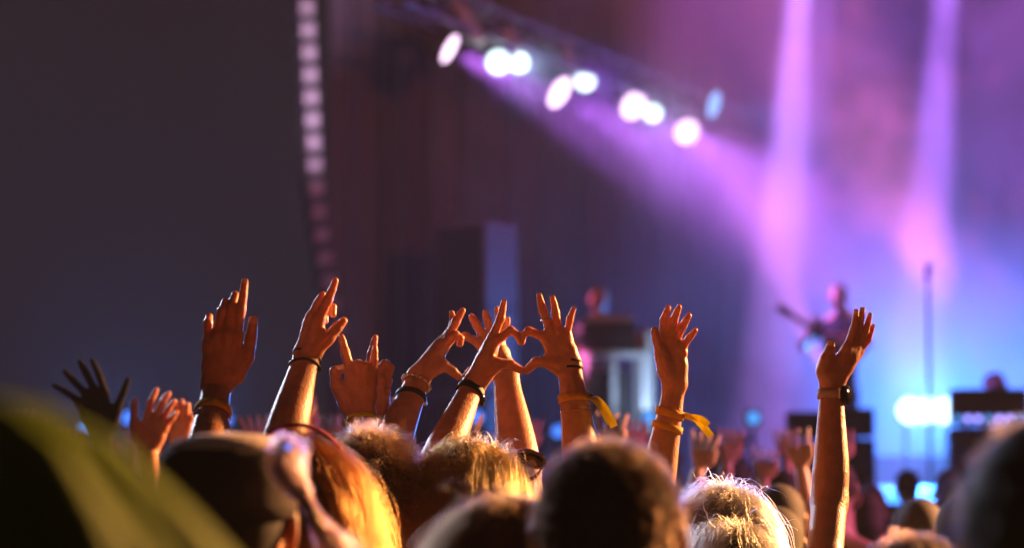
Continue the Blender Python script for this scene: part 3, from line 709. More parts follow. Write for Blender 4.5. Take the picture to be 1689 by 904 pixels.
def person(label, hc, hands=(), skin='skin', shirt='black_cloth', hair=None, yaw=0, s=1.0, tilt=0, group=None, fine=.0042, hand_h=.0020, sides=None, glove=False, plain_arms=None, trousers='jeans', nod=0, turn=0):
    hc = np.asarray(hc, float)
    R = np.array(Matrix.Rotation(yaw + turn, 3, 'Z') @ Matrix.Rotation(tilt, 3, 'Y') @ Matrix.Rotation(nod, 3, 'X'))
    Rb = np.array(Matrix.Rotation(yaw, 3, 'Z'))
    base = hc + Rb @ np.array([0, -.04, 0]); ground = 0 if base[1] < 17 else DECK; base[2] = ground
    def b(x, y, z): return hc + Rb @ (np.array([x, y, z]) * s)
    hp = head_prims(hc, R, s)
    sh = {-1: b(-.185, -.03, -.285), 1: b(.185, -.03, -.285)}
    parts = []; arms = []; sleeves = []
    used = set()
    built = []
    for sp in hands:
        pr, arm = build_hand(sp)
        e = arm['elbow']; side = sp.get('side') or (1 if (Rb.T @ (e - hc))[0] > 0 else -1)
        used.add(side); built.append((sp, pr, arm, side))
    for sp, pr, arm, side in built:
        S0 = sh[side] + (np.array([0, 0, .05]) if arm['elbow'][2] > sh[side][2] else 0)
        e = arm['elbow']; d = S0 - e; r1 = arm['rad'](1.0)
        pr.append(cone(e, lerp(e, S0, .35), r1, .043 * s, .012)); pr.append(cone(lerp(e, S0, .35), S0, .043 * s, .052 * s, .012))
        if sp.get('glove'):
            parts.append(surface([q for q in pr[-2:]], .006)); arm['glove'] = surface(pr[:-2], sp.get('h', hand_h))
        else: parts.append(surface(pr, sp.get('h', hand_h)))
        arms.append(arm); sleeves += [cone(lerp(e, S0, .45), S0, .058 * s, .068 * s, .02)]
        hp.append(cone(S0, lerp(S0, hc + np.array([0, 0, -.26]) * s, .4), .05 * s, .05 * s, .03))
    for side in (-1, 1):
        if side in used: continue
        if plain_arms and side in plain_arms: e, w_ = plain_arms[side]
        else: e, w_ = b(side * .235, -.04, -.57), b(side * .22, .07, -.80)
        pr = [cone(sh[side], e, .048 * s, .040 * s, .01), cone(e, w_, .039 * s, .026 * s, .01)]
        dv = (w_ - e) / np.linalg.norm(w_ - e); lat = np.cross(dv, np.array([0, 1.0, .1])); lat /= np.linalg.norm(lat)
        kn = w_ + dv * .085 * s
        for i, m_ in enumerate((-1.5, -.5, .5, 1.5)):
            kk = kn + lat * m_ * .021 * s; pr.append(cone(w_, kk, .013 * s, .011 * s, .008)); f2 = kk + dv * .044 * s + lat * m_ * .007 * s + np.array([0, -.004, 0]) * s; pr.append(cone(kk, f2, .0095 * s, .0085 * s, .003)); pr.append(cone(f2, f2 + dv * .034 * s + lat * m_ * .006 * s + np.array([0, .008, 0]) * s, .0085 * s, .0065 * s, .002))
        pr.append(cone(w_ + dv * .02, w_ + dv * .06 * s - lat * .045 * s, .014 * s, .010 * s, .006)); pr.append(cone(w_ + dv * .06 * s - lat * .045 * s, w_ + dv * .10 * s - lat * .05 * s, .010 * s, .008 * s, .003))
        parts.append(surface(pr, .0065)); sleeves += [cone(lerp(sh[side], e, .6), sh[side], .056 * s, .066 * s, .02)]
    parts.insert(0, surface(hp, fine))
    V, F = join(parts)
    o = obj('person', mesh_from('person', V, F, M[skin], base, True), None, tuple(base)); tag(o, label, 'person', group)
    hz = (hc[2] - ground) * .53 + ground
    hip = np.array([base[0], base[1], hz])
    tp = [cone(b(-.12, -.04, -.30), b(.12, -.04, -.30), .075 * s, .075 * s, .03, Rb @ np.array([0, 1.0, 0]), .95), cone(b(0, -.03, -.36), b(0, -.03, -.45), .155 * s, .15 * s, .04, Rb @ np.array([0, 1.0, 0]), .74),
          cone(b(0, -.03, -.45), hip + np.array([0, 0, -.02]), .15 * s, .15 * s, .04, Rb @ np.array([0, 1.0, 0]), .78), cone(b(0, -.04, -.185), b(0, -.04, -.26), .060 * s, .085 * s, .03)] + sleeves
    V, F = surface(tp, .010); obj('shirt', mesh_from('shirt', V, F, M[shirt], base, True), o)
    X = Rb @ np.array([1.0, 0, 0]); Yv = Rb @ np.array([0, 1.0, 0])
    lp = [ell(hip + np.array([0, 0, -.05]), np.array([.165, .12, .12]) * s, .03, Rb.T)]
    for sx in (-1, 1):
        h_, kn, an = hip + X * sx * .09 * s + np.array([0, 0, -.06]), hip * np.array([1, 1, 0]) + X * sx * .10 * s + Yv * .02 + np.array([0, 0, ground + (hz - ground) * .52]), hip * np.array([1, 1, 0]) + X * sx * .11 * s + np.array([0, 0, ground + .09])
        lp += [cone(h_, kn, .085 * s, .06 * s, .02), cone(kn, an, .06 * s, .045 * s, .02)]
        ft = an * np.array([1, 1, 0]) + np.array([0, 0, ground])
        V, F = surface([cone(ft + np.array([0, 0, .045]) - Yv * .03, ft + np.array([0, 0, .04]) + Yv * .15, .042, .038, .01), cone(ft + np.array([0, 0, .09]), ft + np.array([0, 0, .05]), .045, .045, .01)], .012); obj('shoe', mesh_from('shoe', V, F, M['rubber'], base, True), o)
    V, F = surface(lp, .013); obj('trousers', mesh_from('trousers', V, F, M[trousers], base, True), o)
    for arm in arms:
        if 'glove' in arm: V, F = arm['glove']; obj('glove', mesh_from('glove', V, F, M['glove'], base, True), o)
    if hair:
        h = dict(hair); col = h.pop('col'); rad_ = h.pop('radius', .00016); grow = h.pop('grow', 1.0); low = h.pop('low', 0); layers = h.pop('layers', None)
        V, F = hair_cap(hc, R, s, grow, h.get('style') == 'up', low)
        hm = obj('hair', mesh_from('hair', V, F, CAPM[col], base, True), o)
        if h.get('n'):
            st_ = hair_strands(hc, R, s, **h); curves('hair_strands', st_, rad_, HAIR[col], hm, base)
        if layers:
            l2 = dict(layers); st_ = hair_strands(hc, R, s, **l2); curves('flyaway_strands', st_, rad_, HAIR[col], hm, base)
    o['_hc'] = list(hc); o['_turn'] = yaw + turn
    return o, arms
def nails(o, arm, idx=(0, 1, 2, 3, 4), toward=None):
    for i in idx:
        tp, dn, r = arm['tips'][i]
        n = toward if toward is not None else (CAM - tp); n = n - dn * (n @ dn); n /= np.linalg.norm(n); sd = np.cross(dn, n)
        V = []; k = 9
        for a in range(5):
            for q in range(k):
                x = (q / (k - 1) - .5) * 2; ang = x * .95; y = (a / 4) * 1.7 - .75 - .25 * x * x * (1 if a == 4 else 0)
                V.append(tp + (sd * math.sin(ang) + n * math.cos(ang)) * (r * 1.04) + dn * r * y)
        F = [(a * k + q, a * k + q + 1, (a + 1) * k + q + 1, (a + 1) * k + q) for a in range(4) for q in range(k - 1)]
        obj('fingernail', mesh_from('fingernail', V, F, M['nail'], at(o), True), o)

# ------------------------------------------------------------------ the raised hands, joint by joint (index, middle, ring, little)
A1 = dict(D=6.6, s=1.0, glove=True, fr=1.08, fingers=[[(173, 648), (164, 620), (151, 591)], [(155, 642), (142, 616), (130, 593)], [(140, 648), (121, 628), (104, 610)], [(127, 660), (106, 645), (86, 634)]], thumb=[(186, 700), (195, 668), (204, 646), (213, 622)], forearm=[(168, 722), (172, 775), (180, 850)])
A2 = dict(D=6.5, s=.98, palm=True, fingers=[[(243, 686), (249, 662, -.5), (260, 640, -.5)], [(257, 686), (268, 664, -.5), (281, 646, -.5)], [(268, 692), (278, 675, -.5), (290, 659, -.5)], [(275, 702), (285, 689, -.5), (294, 677, -.5)]], thumb=[(228, 720, -1), (221, 695, -2), (221, 676, -2), (223, 657, -2)], forearm=[(244, 742), (250, 790), (262, 860)], side=-1)
A3 = dict(D=6.7, s=.92, fingers=[[(289, 698), (290, 678), (290, 660)], [(298, 695), (300, 676), (301, 658)], [(306, 697), (309, 680), (311, 664)], [(312, 704), (316, 692), (318, 681)]], thumb=[(286, 722, 1), (281, 704, 1.5), (279, 688, 2)], forearm=[(298, 742), (304, 790), (318, 860)], side=1)
A4 = dict(D=4.5, s=1.06, fingers=[[(391, 555, -.5), (397, 511, 0), (401, 487, .2), (404.5, 459, .6)], [(375, 551, -.7), (382, 509, .3), (388, 488, 2.2), (387, 494, 4.2)], [(358, 554, -.5), (366, 514, .3), (372, 499, 2.2), (372, 508, 4.2)], [(343, 563, 0), (343, 533, .5), (345, 523, 2.2), (347, 532, 3.8)]], thumb=[(388, 618, 0), (408, 589, 0), (414, 556, .5), (418.5, 521, .6)], forearm=[(357, 640), (350, 690), (342, 740), (334, 800)], side=-1)
B1 = dict(D=4.6, s=1.0, fingers=[[(527, 526, -1), (541, 495, -1), (548, 478, -.8), (555, 458, -.5)], [(514, 523, .8), (525, 501, 1), (535, 481, 1)], [(520, 530, 2), (540, 512, 2.2), (549, 507, 1.6), (550, 524, .8)], [(508, 532, 3.4), (522, 520, 4), (536, 522, 3.6), (538, 534, 2.6)]], thumb=[(520, 573, -1), (542, 557, -1.5), (556, 541, -1), (571, 525, -.2)], forearm=[(507, 584), (495, 628), (484, 668), (462, 750)], n=lerp(FW, RT, .0), side=-1)
B2 = dict(D=4.75, s=1.0, fingers=[[(577, 608, 0), (569, 580, 0), (562, 551, .5)], [(590, 604, -.8), (591, 601, 2.6), (591, 616, 4.2), (590, 628, 2.6)], [(603, 607, -.6), (603, 604, 2.4), (603, 618, 4), (602, 629, 2.5)], [(615, 617, 0), (617, 594, 0), (619, 569, .3)]], thumb=[(573, 666, 1), (555, 635, 1), (552, 613, 2), (572, 606, 3.4)], forearm=[(597, 690), (598, 740), (604, 815)], side=-1)
B3 = dict(D=5.1, s=.98, fingers=[[(606, 615, 1), (613, 584, 1), (620, 552, 1)], [(622, 613, 0), (635, 600, -.6), (645, 607, -1.2), (643, 622, -1.2)], [(629, 626, 0), (637, 616, -1), (642, 628, -2), (640, 642, -2)], [(630, 642, 0), (638, 635, -1), (640, 648, -1.4), (636, 656, -1)]], thumb=[(612, 672, 1), (604, 650, 2), (600, 638, 2)], forearm=[(627, 690), (630, 740), (620, 810)], side=1)
C1 = dict(D=5.15, s=.98, fingers=[[(740, 562, -1.6), (751, 552, -2), (760, 558, -2), (759, 573, -2)], [(741, 554, -.2), (752, 531, -.2), (759, 519, 0), (766, 508, .2)], [(740, 552, 1.3), (748, 534, 1.6), (747, 523, 1.8), (744, 512, 2)], [(737, 558, 2.8), (745, 542, 3.6), (749, 530, 3.8), (750, 521, 4)]], thumb=[(708, 612, -2), (732, 603, -2.5), (747, 613, -2.5), (763, 627, -2)], forearm=[(691, 621), (677, 658), (661, 697), (640, 752)], side=-1)
C2 = dict(D=5.2, s=.98, fingers=[[(791, 567, -1), (767, 554, -1.6), (758, 561, -2), (757, 573, -2.4)], [(797, 557, .2), (786, 536, 0), (775, 518, 0)], [(809, 551, .8), (804, 529, .8), (799, 510, .8)], [(821, 553, 1.8), (822, 528, 2), (819, 505, 2)]], thumb=[(812, 606, -.5), (791, 605, -1), (777, 613, -1.6), (763, 627, -2)], forearm=[(834, 616), (838, 650), (846, 700), (858, 775)], arm=1.12, side=1)
C3 = dict(D=4.9, s=.94, fingers=[[(814, 566, -1), (842, 545, -1), (853, 552, -1), (860, 570, -.8)], [(812, 558, 0), (826, 525, 0), (829, 510, .1), (832, 493, .2)], [(816, 563, 1.5), (831, 545, 1.8), (836, 533, 2), (838, 522, 2)], [(817, 568, 3), (830, 556, 3.4), (838, 548, 3.5), (842, 540, 3.5)]], thumb=[(797, 622, -1), (822, 600, -1.5), (843, 602, -1.2), (866, 615, -.8)], forearm=[(781, 636), (769, 660), (757, 688), (722, 765)], side=-1)
D1 = dict(D=4.9, s=.94, fingers=[[(898, 556, -.5), (872, 546, -.8), (863, 553, -.8), (861, 570, -.8)], [(908, 548, -.3), (896, 513, -.3), (892, 500, 0), (888.5, 483, .3)], [(921, 547, 0), (916, 515, 0), (914, 502, .2), (910.5, 487, .4)], [(935, 553, .3), (940, 527, .3), (943, 518, .4), (948, 505, .5)]], thumb=[(922, 604, -.5), (902, 597, -1), (884, 597, -1), (863, 616, -.8)], forearm=[(938, 602), (944, 640), (950, 680), (962, 790)], side=1)
E1 = dict(D=5.0, s=.96, palm=True, fingers=[[(1093, 554, 0), (1095, 528, -1.5), (1099, 516, -2.2), (1104, 504, -2.6)], [(1104, 553, -.3), (1111, 529, -1.5), (1116, 516, -2.2), (1122, 503, -2.6)], [(1115, 560, -.3), (1126, 538, -1.5), (1132, 528, -2.2), (1139, 517, -2.6)], [(1126, 573, 0), (1137, 557, -1), (1143, 550, -1.6), (1150, 542, -2)]], thumb=[(1098, 610, -1), (1089, 581, -2), (1083, 560, -2.2), (1078, 539, -2.2)], forearm=[(1112, 634), (1106, 676), (1094, 740), (1080, 826)], side=-1, arm=.94)
F1 = dict(D=5.0, s=.98, fr=.94, fingers=[[(1397, 575, -1), (1408, 545, -1), (1411, 529, -1), (1412.5, 509, -1)], [(1405, 570, 0), (1417, 540, 0), (1420, 525, .2), (1423, 506, .3)], [(1412, 573, 1), (1427, 547, 1), (1431, 534, 1), (1435.5, 515, 1)], [(1417, 581, 2), (1432, 560, 2), (1436, 549, 2), (1441, 534, 2)]], thumb=[(1361, 612, -1), (1363, 593, -1.6), (1369, 578, -1.6), (1371, 562, -1.4)], tr=1.1, forearm=[(1372, 634), (1371, 690), (1371, 760), (1368, 828)], side=1, arm=.98)

# ------------------------------------------------------------------ people in the near crowd
def hd(x, y, d): return P(x, y, d)
NEAR = {}
NEAR['glove'] = person('person hidden in the crowd holding up one spread hand in a black glove', hd(215, 880, 6.45), [dict(A1, h=.003)], 'skin_far', 'black_cloth', dict(col='dark', n=0))
NEAR['clap'] = person('person hidden in the crowd with two orange lit palms raised close together', hd(290, 905, 6.4), [dict(A2, h=.003), dict(A3, h=.003)], 'skin', 'grey_cloth', dict(col='brown', n=0))
NEAR['point'] = person('person raising a big hand with index finger up and an orange wristband', hd(455, 880, 4.45), [A4], 'skin_tan', 'black_cloth', dict(col='dark', n=2500, length=.03, style='short', seed=3))
NEAR['tousled'] = person('person with short tousled brown hair pointing up, thin dark bracelets on wrist', hd(612, 814, 4.45), [B1], 'skin', 'black_cloth', dict(col='brown', n=5200, length=.045, style='short', seed=4, curl=.34, fly=.1, radius=.0004, forward=.1), s=.95)
NEAR['horns'] = person('person with straight fair hair making the horned rock sign with one hand', hd(668, 850, 5.15), [B2], 'skin_tan', 'grey_cloth', dict(col='blonde', n=5000, length=.22, style='long', seed=5, low=.16, radius=.0002))
NEAR['curl'] = person('person behind the horned hand holding up a half closed hand', hd(545, 880, 5.2), [B3], 'skin', 'blue_cloth', dict(col='dark', n=0))
NEAR['heart_far'] = person('person with a beaded bracelet joining both hands into a heart sign', hd(752, 880, 5.1), [C1, C2], 'skin', 'black_cloth', dict(col='dark', n=0))
NEAR['heart'] = person('blonde person with sunglasses on head making a heart with both hands', hd(790, 828, 4.5), [C3, D1], 'skin', 'black_cloth', dict(col='blonde', n=5200, length=.30, style='long', seed=6, low=.2, curl=.10, fly=.06, lift=.012, radius=.0004, layers=dict(n=900, length=.045, style='short', seed=61, curl=.45, fly=.3)), s=.94, turn=-.75)
NEAR['palm'] = person('person with pale wispy hair raising an open palm with yellow wristbands', hd(1192, 884, 5.0), [E1], 'skin', 'red_cloth', dict(col='white', n=4800, length=.24, style='long', seed=8, low=.17, curl=.14, fly=.12, lift=.012, radius=.0004, layers=dict(n=900, length=.055, style='short', seed=81, curl=.5, fly=.3)), s=.87)
NEAR['watch'] = person('person with pale streaked hair raising a straight bare arm with a round watch', hd(1207, 948, 4.72), [F1], 'skin_tan', 'black_cloth', dict(col='white', n=4800, length=.24, style='long', seed=9, low=.17, curl=.14, fly=.10, lift=.012, radius=.0004), s=.85)
NEAR['cropped'] = person('person with closely cropped dark hair, back of the head turned to us', hd(1003, 893, 2.9), [], 'skin_tan', 'black_cloth', dict(col='dark', n=14000, length=.012, style='short', seed=10, radius=.00022, forward=-.1), s=1.02)
NEAR['arc'] = person('person with smooth dark hair standing half behind the cropped head', hd(835, 948, 3.2), [], 'skin', 'grey_cloth', dict(col='brown', n=7000, length=.26, style='long', seed=11, low=.2, radius=.0003, curl=.12, lift=.006), s=.88)
NEAR['ginger'] = person('person with long ginger hair and a red hairband', hd(488, 825, 3.95), [], 'skin_pale', 'red_cloth', dict(col='ginger', n=4500, length=.30, style='long', seed=12, low=.22, curl=.16, fly=.08, lift=.006, radius=.0005), s=.9)
NEAR['cap'] = person('person in a flat topped cap with a lock of hair coloured as pink lit', hd(378, 868, 3.2), [], 'skin', 'black_cloth', dict(col='black', n=0), s=1.0)
NEAR['low'] = person('person with brown hair, only the top of the head showing by the amplifiers', hd(1508, 1018, 3.5), [], 'skin', 'black_cloth', dict(col='dark', n=8000, length=.02, style='short', seed=14, radius=.0002), s=1.0)
NEAR['curly'] = person('person with a big mop of black curls at the crowd edge', hd(1735, 905, 2.3), [], 'skin_tan', 'black_cloth', dict(col='black', n=5000, length=.03, style='short', seed=15, curl=.5, grow=1.12, radius=.0003), s=1.0)
NEAR['hood'] = person('person in a yellow green hooded rain poncho seen from behind', hd(-58, 1060, 1.42), [], 'skin', 'black_cloth', None, s=1.0)

# --- hooded poncho
o, _ = NEAR['hood']; hc = np.array(o['_hc']); 
def hood_mesh():
    V = []; nu, nv = 96, 40; r0 = np.random.default_rng(2); ph = r0.uniform(0, 6, 8)
    prof = [(.0, .145), (.04, .137), (.08, .115), (.115, .075), (.145, .035), (.178, -.012), (.212, -.062), (.245, -.112), (.275, -.17), (.305, -.25), (.33, -.38), (.35, -.52), (.37, -.68), (.385, -.85)]
    tt = np.linspace(0, len(prof) - 1, nv); pr = np.array([[np.interp(t, range(len(prof)), [p[k] for p in prof]) for k in (0, 1)] for t in tt])
    for j, (r, z) in enumerate(pr):
        for i in range(nu):
            a = 2 * math.pi * i / nu; amp = .018 * min(1, j / 12) + .02 * max(0, j - 22) / 18
            w = amp * (math.sin(9 * a + ph[0] + .5 * math.sin(j * .3)) + .6 * math.sin(17 * a + ph[1] + j * .08) + .5 * math.sin(29 * a + ph[3]) + .4 * math.sin(5 * a + ph[2] - j * .15))
            rr = max(r + w * (r > .01), 0); V.append((rr * math.cos(a), rr * math.sin(a) * .92 - .02, z))
    F = [(j * nu + i, j * nu + (i + 1) % nu, (j + 1) * nu + (i + 1) % nu, (j + 1) * nu + i) for j in range(nv - 1) for i in range(nu)]
    # opening for the face, on the far side
    F = [f for f in F if not (sum(V[k][1] for k in f) / 4 > .085 and -.12 < sum(V[k][2] for k in f) / 4 < .08)]
    return V, F
V, F = hood_mesh()
ob = obj('poncho', mesh_from('poncho', np.array(V) + hc, F, M['poncho'], at(o), True), o); ob['label'] = 'yellow green rain poncho with hood up'
md = ob.modifiers.new('thickness', 'SOLIDIFY'); md.thickness = .002

# --- cap, pink lit hair lock and badge
o, _ = NEAR['cap']; hc = np.array(o['_hc'])
V = []; n = 48
prof = [(0, .121), (.042, .118), (.066, .111), (.080, .100), (.088, .085), (.090, .06), (.088, .03), (.087, .012)]
for r, z in prof:
    for i in range(n):
        a = 2 * math.pi * i / n; V.append(hc + np.array([r * math.cos(a), r * math.sin(a) * 1.16 - .014, z]))
F = [(j * n + i, j * n + (i + 1) % n, (j + 1) * n + (i + 1) % n, (j + 1) * n + i) for j in range(3, len(prof) - 1) for i in range(n)]
M['cap_shaded'] = mat('shaded_cap_fabric', (.05, .035, .035), .9, var=.2, bump=.4, bscale=300)  # sides coloured as shaded, crown as lit by the stage
cp = obj('cap', mesh_from('cap', V, F, M['cap_shaded'], at(o), True), o); cp.modifiers.new('thickness', 'SOLIDIFY').thickness = .003
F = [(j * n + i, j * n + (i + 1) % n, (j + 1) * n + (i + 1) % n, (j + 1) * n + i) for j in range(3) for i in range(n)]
ct = obj('crown_top_lit', mesh_from('crown_top_lit', V, F, M['cap'], at(o), True), cp); ct.modifiers.new('thickness', 'SOLIDIFY').thickness = .003
V, F = surface([ell(hc + np.array([0, .13, .02]), (.075, .07, .007), .01)], .004); obj('peak', mesh_from('peak', V, F, M['cap_shaded'], at(o), True), cp)
ctl = np.array([P(462, 735, 3.12), P(480, 772, 3.06), P(499, 820, 3.03), P(524, 862, 3.0), P(556, 905, 3.0), P(592, 985, 3.05)])
nl, kl = 700, 24; tt = np.linspace(0, 5, kl); mid = np.stack([np.interp(tt, range(6), ctl[:, q]) for q in range(3)], 1)
lock = mid[None] + rng.normal(0, 1, (nl, 1, 3)) * np.array([.008, .008, .006]) * (.6 + .5 * np.sin(tt * 1.7 + .4))[None, :, None] + .006 * np.sin(tt[None, :, None] * rng.uniform(2.2, 3.6, (nl, 1, 1)) + rng.uniform(0, 2.2, (nl, 1, 3)))
HAIR['pink'] = hairmat('pink_lit_hair', (.50, .15, .16))  # pink stage light put into the strand colour
hl = obj('hair_lock', mesh_from('hair_lock', *(lambda mb: (mb.v, mb.f))(MB().path(list(mid), .007)), CAPM['ginger'], at(o), True), o); hl['label'] = 'wavy lock of hair coloured as pink lit'
curves('hair_strands', lock, .0005, HAIR['pink'], hl, at(o))
V, F = surface([ell(P(476, 738, 3.02), (.004, .004, .004), .001)], .0012); obj('badge_light', mesh_from('badge_light', V, F, M['led_blue'], at(o), True), o)

# --- hairband
o, _ = NEAR['ginger']; hc = np.array(o['_hc'])
V = []; n = 48
for i in range(n + 1):
    a = math.pi * (i / n * 1.1 - .05); c_, s_ = math.cos(a), math.sin(a)
    for dy, dr in ((-.016, .0), (-.012, .006), (.012, .006), (.016, .0)):
        V.append(hc + np.array([c_ * (.088 + dr), .012 + dy - .35 * (s_ * .02), .018 + s_ * (.101 + dr)]))
F = [(i * 4 + k, i * 4 + (k + 1) % 4, (i + 1) * 4 + (k + 1) % 4, (i + 1) * 4 + k) for i in range(n) for k in range(4)]
obj('hairband', mesh_from('hairband', V, F, M['red_cloth'], at(o), True), o)

# --- sunglasses pushed up on the blonde hair
o, _ = NEAR['heart']; hc = np.array(o['_hc'])
RT_ = np.array(Matrix.Rotation(-.75, 3, 'Z') @ Matrix.Rotation(-.1, 3, 'X'))
def sg(x, y, z): return hc + RT_ @ np.array([x, y + .012, z - .012])
sun_ = MB()
fr = sun_.path([sg(.094, -.03, .035), sg(.098, .03, .062), sg(.092, .062, .085), sg(.06, .072, .100), sg(.02, .074, .108), sg(-.02, .074, .108), sg(-.06, .072, .100), sg(-.092, .062, .085), sg(-.098, .03, .062), sg(-.094, -.03, .035)], .0035).build('sunglasses', M['tortoise'], o, at(o), True)
for sx in (-1, 1):
    V = []
    for rr in (0, 1):
        for i in range(20):
            a = 2 * math.pi * i / 20; V.append(sg(sx * .045 + .03 * rr * math.cos(a), .076 + .004 * (1 - rr) - .8 * .020 * rr * math.sin(a), .100 + .014 * rr * math.sin(a)))
    obj('lens', mesh_from('lens', V, [(i, (i + 1) % 20, 20 + (i + 1) % 20, 20 + i) for i in range(20)], M['glass'], at(o), True), fr)
    MB().path([sg(sx * .045 + .031 * math.cos(2 * math.pi * i / 24), .076 - .8 * .021 * math.sin(2 * math.pi * i / 24), .100 + .015 * math.sin(2 * math.pi * i / 24)) for i in range(25)], .003).build('rim', M['tortoise'], fr, at(o), True)
MB().path([sg(.094, -.03, .035), sg(.092, -.045, .015), sg(.088, -.05, -.005)], .004).build('temple_tip', M['tortoise'], fr, at(o), True)

# --- wristbands, bracelets, watches, ring
def tailband(o, arm, t, w, ang, tails, knot=True, label=None):
    b = add_ring('wristband', o, arm, t, w, M['band'], label, tilt=.002)
    p, d, u, nn = ring_point(arm, t, ang)
    V, F = surface([ell(p, (.008, .0065, .006), .002)], .0018); obj('clasp', mesh_from('clasp', V, F, M['rubber'], at(o), True), b)
    for ctrl, wd_ in tails: ribbon('ribbon_tail', b, o, bez(p, *ctrl), wd_, M['band_tail'], UP if abs(ctrl[2][0] - p[0]) > abs(ctrl[2][2] - p[2]) else RT)
    return b
o, (a,) = NEAR['point']; b = add_ring('wristband', o, a, .26, .018, M['band'], tilt=.003)
p, d, u, nn = ring_point(a, .26, 0); 
ribbon('ribbon_tail', b, o, bez(P(370, 690, 4.42), P(377, 700, 4.42), P(376, 712, 4.42), P(384, 724, 4.42)), .010, M['white_cloth'], RT)
nails(o, a, (0, 4))
o, (a,) = NEAR['tousled']; add_ring('bracelet', o, a, .03, .004, M['leather'], tilt=.004, gap=.0005, th=.003); add_ring('bracelet', o, a, .12, .0045, M['leather'], tilt=-.004, gap=.0005, th=.003)
V, F = surface([ell(ring_point(a, .12, math.pi if False else 0, .003)[0], (.006, .004, .005), .002)], .0018); obj('bead', mesh_from('bead', V, F, M['rubber'], at(o), True), o)
o, (a,) = NEAR['horns']; add_ring('wristband', o, a, .05, .016, M['band_tail'], 'folded yellow wristband', tilt=.004, wob=.002)
o, (a1, a2) = NEAR['heart_far']
b = add_ring('bead_bracelet', o, a1, .09, .006, M['leather'], tilt=.003)
for k in range(26):
    p, d, u, nn = ring_point(a1, .09, 2 * math.pi * k / 26, .004); V, F = surface([ell(p + d * .003 * math.cos(2 * math.pi * k / 26), (.0046, .0046, .0046), .001)], .0016)
    obj('bead', mesh_from('bead', V, F, M['steel'] if k % 2 else M['gold'], at(o), True), b)
b = add_ring('leather_bracelet', o, a1, .27, .013, M['leather'], tilt=-.003); 
p, d, u, nn = ring_point(a1, .27, 0, .004); MB().box(p, (.008, .012, .012), bev=.002).build('buckle', M['steel'], b, at(o))
b = add_ring('leather_bracelet', o, a2, -.02, .010, M['leather'], tilt=.002)
o, (a1, a2) = NEAR['heart']
b = add_ring('watch_strap', o, a1, .08, .017, M['rubber'], 'black watch strap')
p, d, u, nn = ring_point(a1, .08, 0.2 if (ring_point(a1, .08, 0)[0][0] > ring_point(a1, .08, math.pi)[0][0]) else math.pi, .003); V, F = surface([ell(p, (.008, .014, .015), .003)], .002); obj('watch_case', mesh_from('watch_case', V, F, M['face_black'], at(o), True), b)
V, F = surface([ell(ring_point(a1, -.04, math.pi, .002)[0], (.004, .004, .004), .001)], .0012); obj('charm', mesh_from('charm', V, F, M['steel'], at(o), True), b)
add_ring('hair_tie', o, a2, -.03, .0045, M['rubber'], tilt=.005, gap=.0, th=.004); add_ring('hair_tie', o, a2, .03, .0045, M['rubber'], tilt=.003, gap=.0, th=.004)
nails(o, a1, (1,)); nails(o, a2, (1, 2, 3))
rp = ring_point(a2, .30, 0); ang = 0 if rp[0][0] > ring_point(a2, .30, math.pi)[0][0] else math.pi
tailband(o, a2, .30, .016, ang, [((P(985, 655, 4.8), P(1000, 672, 4.8), P(1013, 705, 4.8)), .016), ((P(985, 658, 4.79), P(996, 676, 4.79), P(1006, 700, 4.79)), .014)], label='yellow cloth wristband with two hanging tails')
b = add_ring('chain_bracelet', o, a2, .42, .0014, M['gold'], gap=.0002, th=.0014)
f = a2['fing'][1]; c_ = lerp(f[0], f[1], .62); dv = (f[1] - f[0]) / np.linalg.norm(f[1] - f[0]); q = rot_to(dv)
MB().path([c_ + np.array(q @ Vector((math.cos(2 * math.pi * i / 20) * .0102, math.sin(2 * math.pi * i / 20) * .0102, 0))) for i in range(21)], .0016, 6).build('finger_ring', M['steel'], o, at(o), True)
o, (a,) = NEAR['palm']
rp = ring_point(a, .22, 0); ang = 0 if rp[0][0] > ring_point(a, .22, math.pi)[0][0] else math.pi
tailband(o, a, .25, .017, ang, [((P(1140, 686, 4.88), P(1155, 694, 4.88), P(1172, 720, 4.88)), .015), ((P(1142, 690, 4.87), P(1156, 686, 4.86), P(1168, 702, 4.86)), .013)], label='yellow cloth wristband knotted with a short double tail')
add_ring('wristband', o, a, .37, .014, M['band'], tilt=.003)
nails(o, a, (0, 1, 2, 3), toward=FW)
o, (a,) = NEAR['watch']
b = add_ring('watch_strap', o, a, .09, .020, M['strap_pale'], 'pale watch strap')
rp = ring_point(a, .09, 0); ang = 0 if rp[0][0] > ring_point(a, .09, math.pi)[0][0] else math.pi
p, d, u, nn = ring_point(a, .09, ang, .002); ou = (p - along(a, .09)[0]); ou = ou * np.array([1, .0, 0]) + np.array([0, -.022, 0]); ou /= np.linalg.norm(ou)
p = p - RT * .004
MB().tube(p - ou * .002, p + ou * .010, .0215, .0205, 28).build('watch_case', M['face_black'], b, at(o), True)
MB().tube(p + ou * .010, p + ou * .0115, .0190, .0185, 28).build('watch_face', M['glass'], b, at(o), True)
p2, d, u, nn = ring_point(a, .09, ang + (-1.1 if (ring_point(a, .09, ang - 1.1)[0][1] < ring_point(a, .09, ang + 1.1)[0][1]) else 1.1), .003); MB().box(p2, (.004, .006, .022), bev=.001).build('buckle', M['steel'], b, at(o))
nails(o, a, (0, 1, 2, 3, 4))

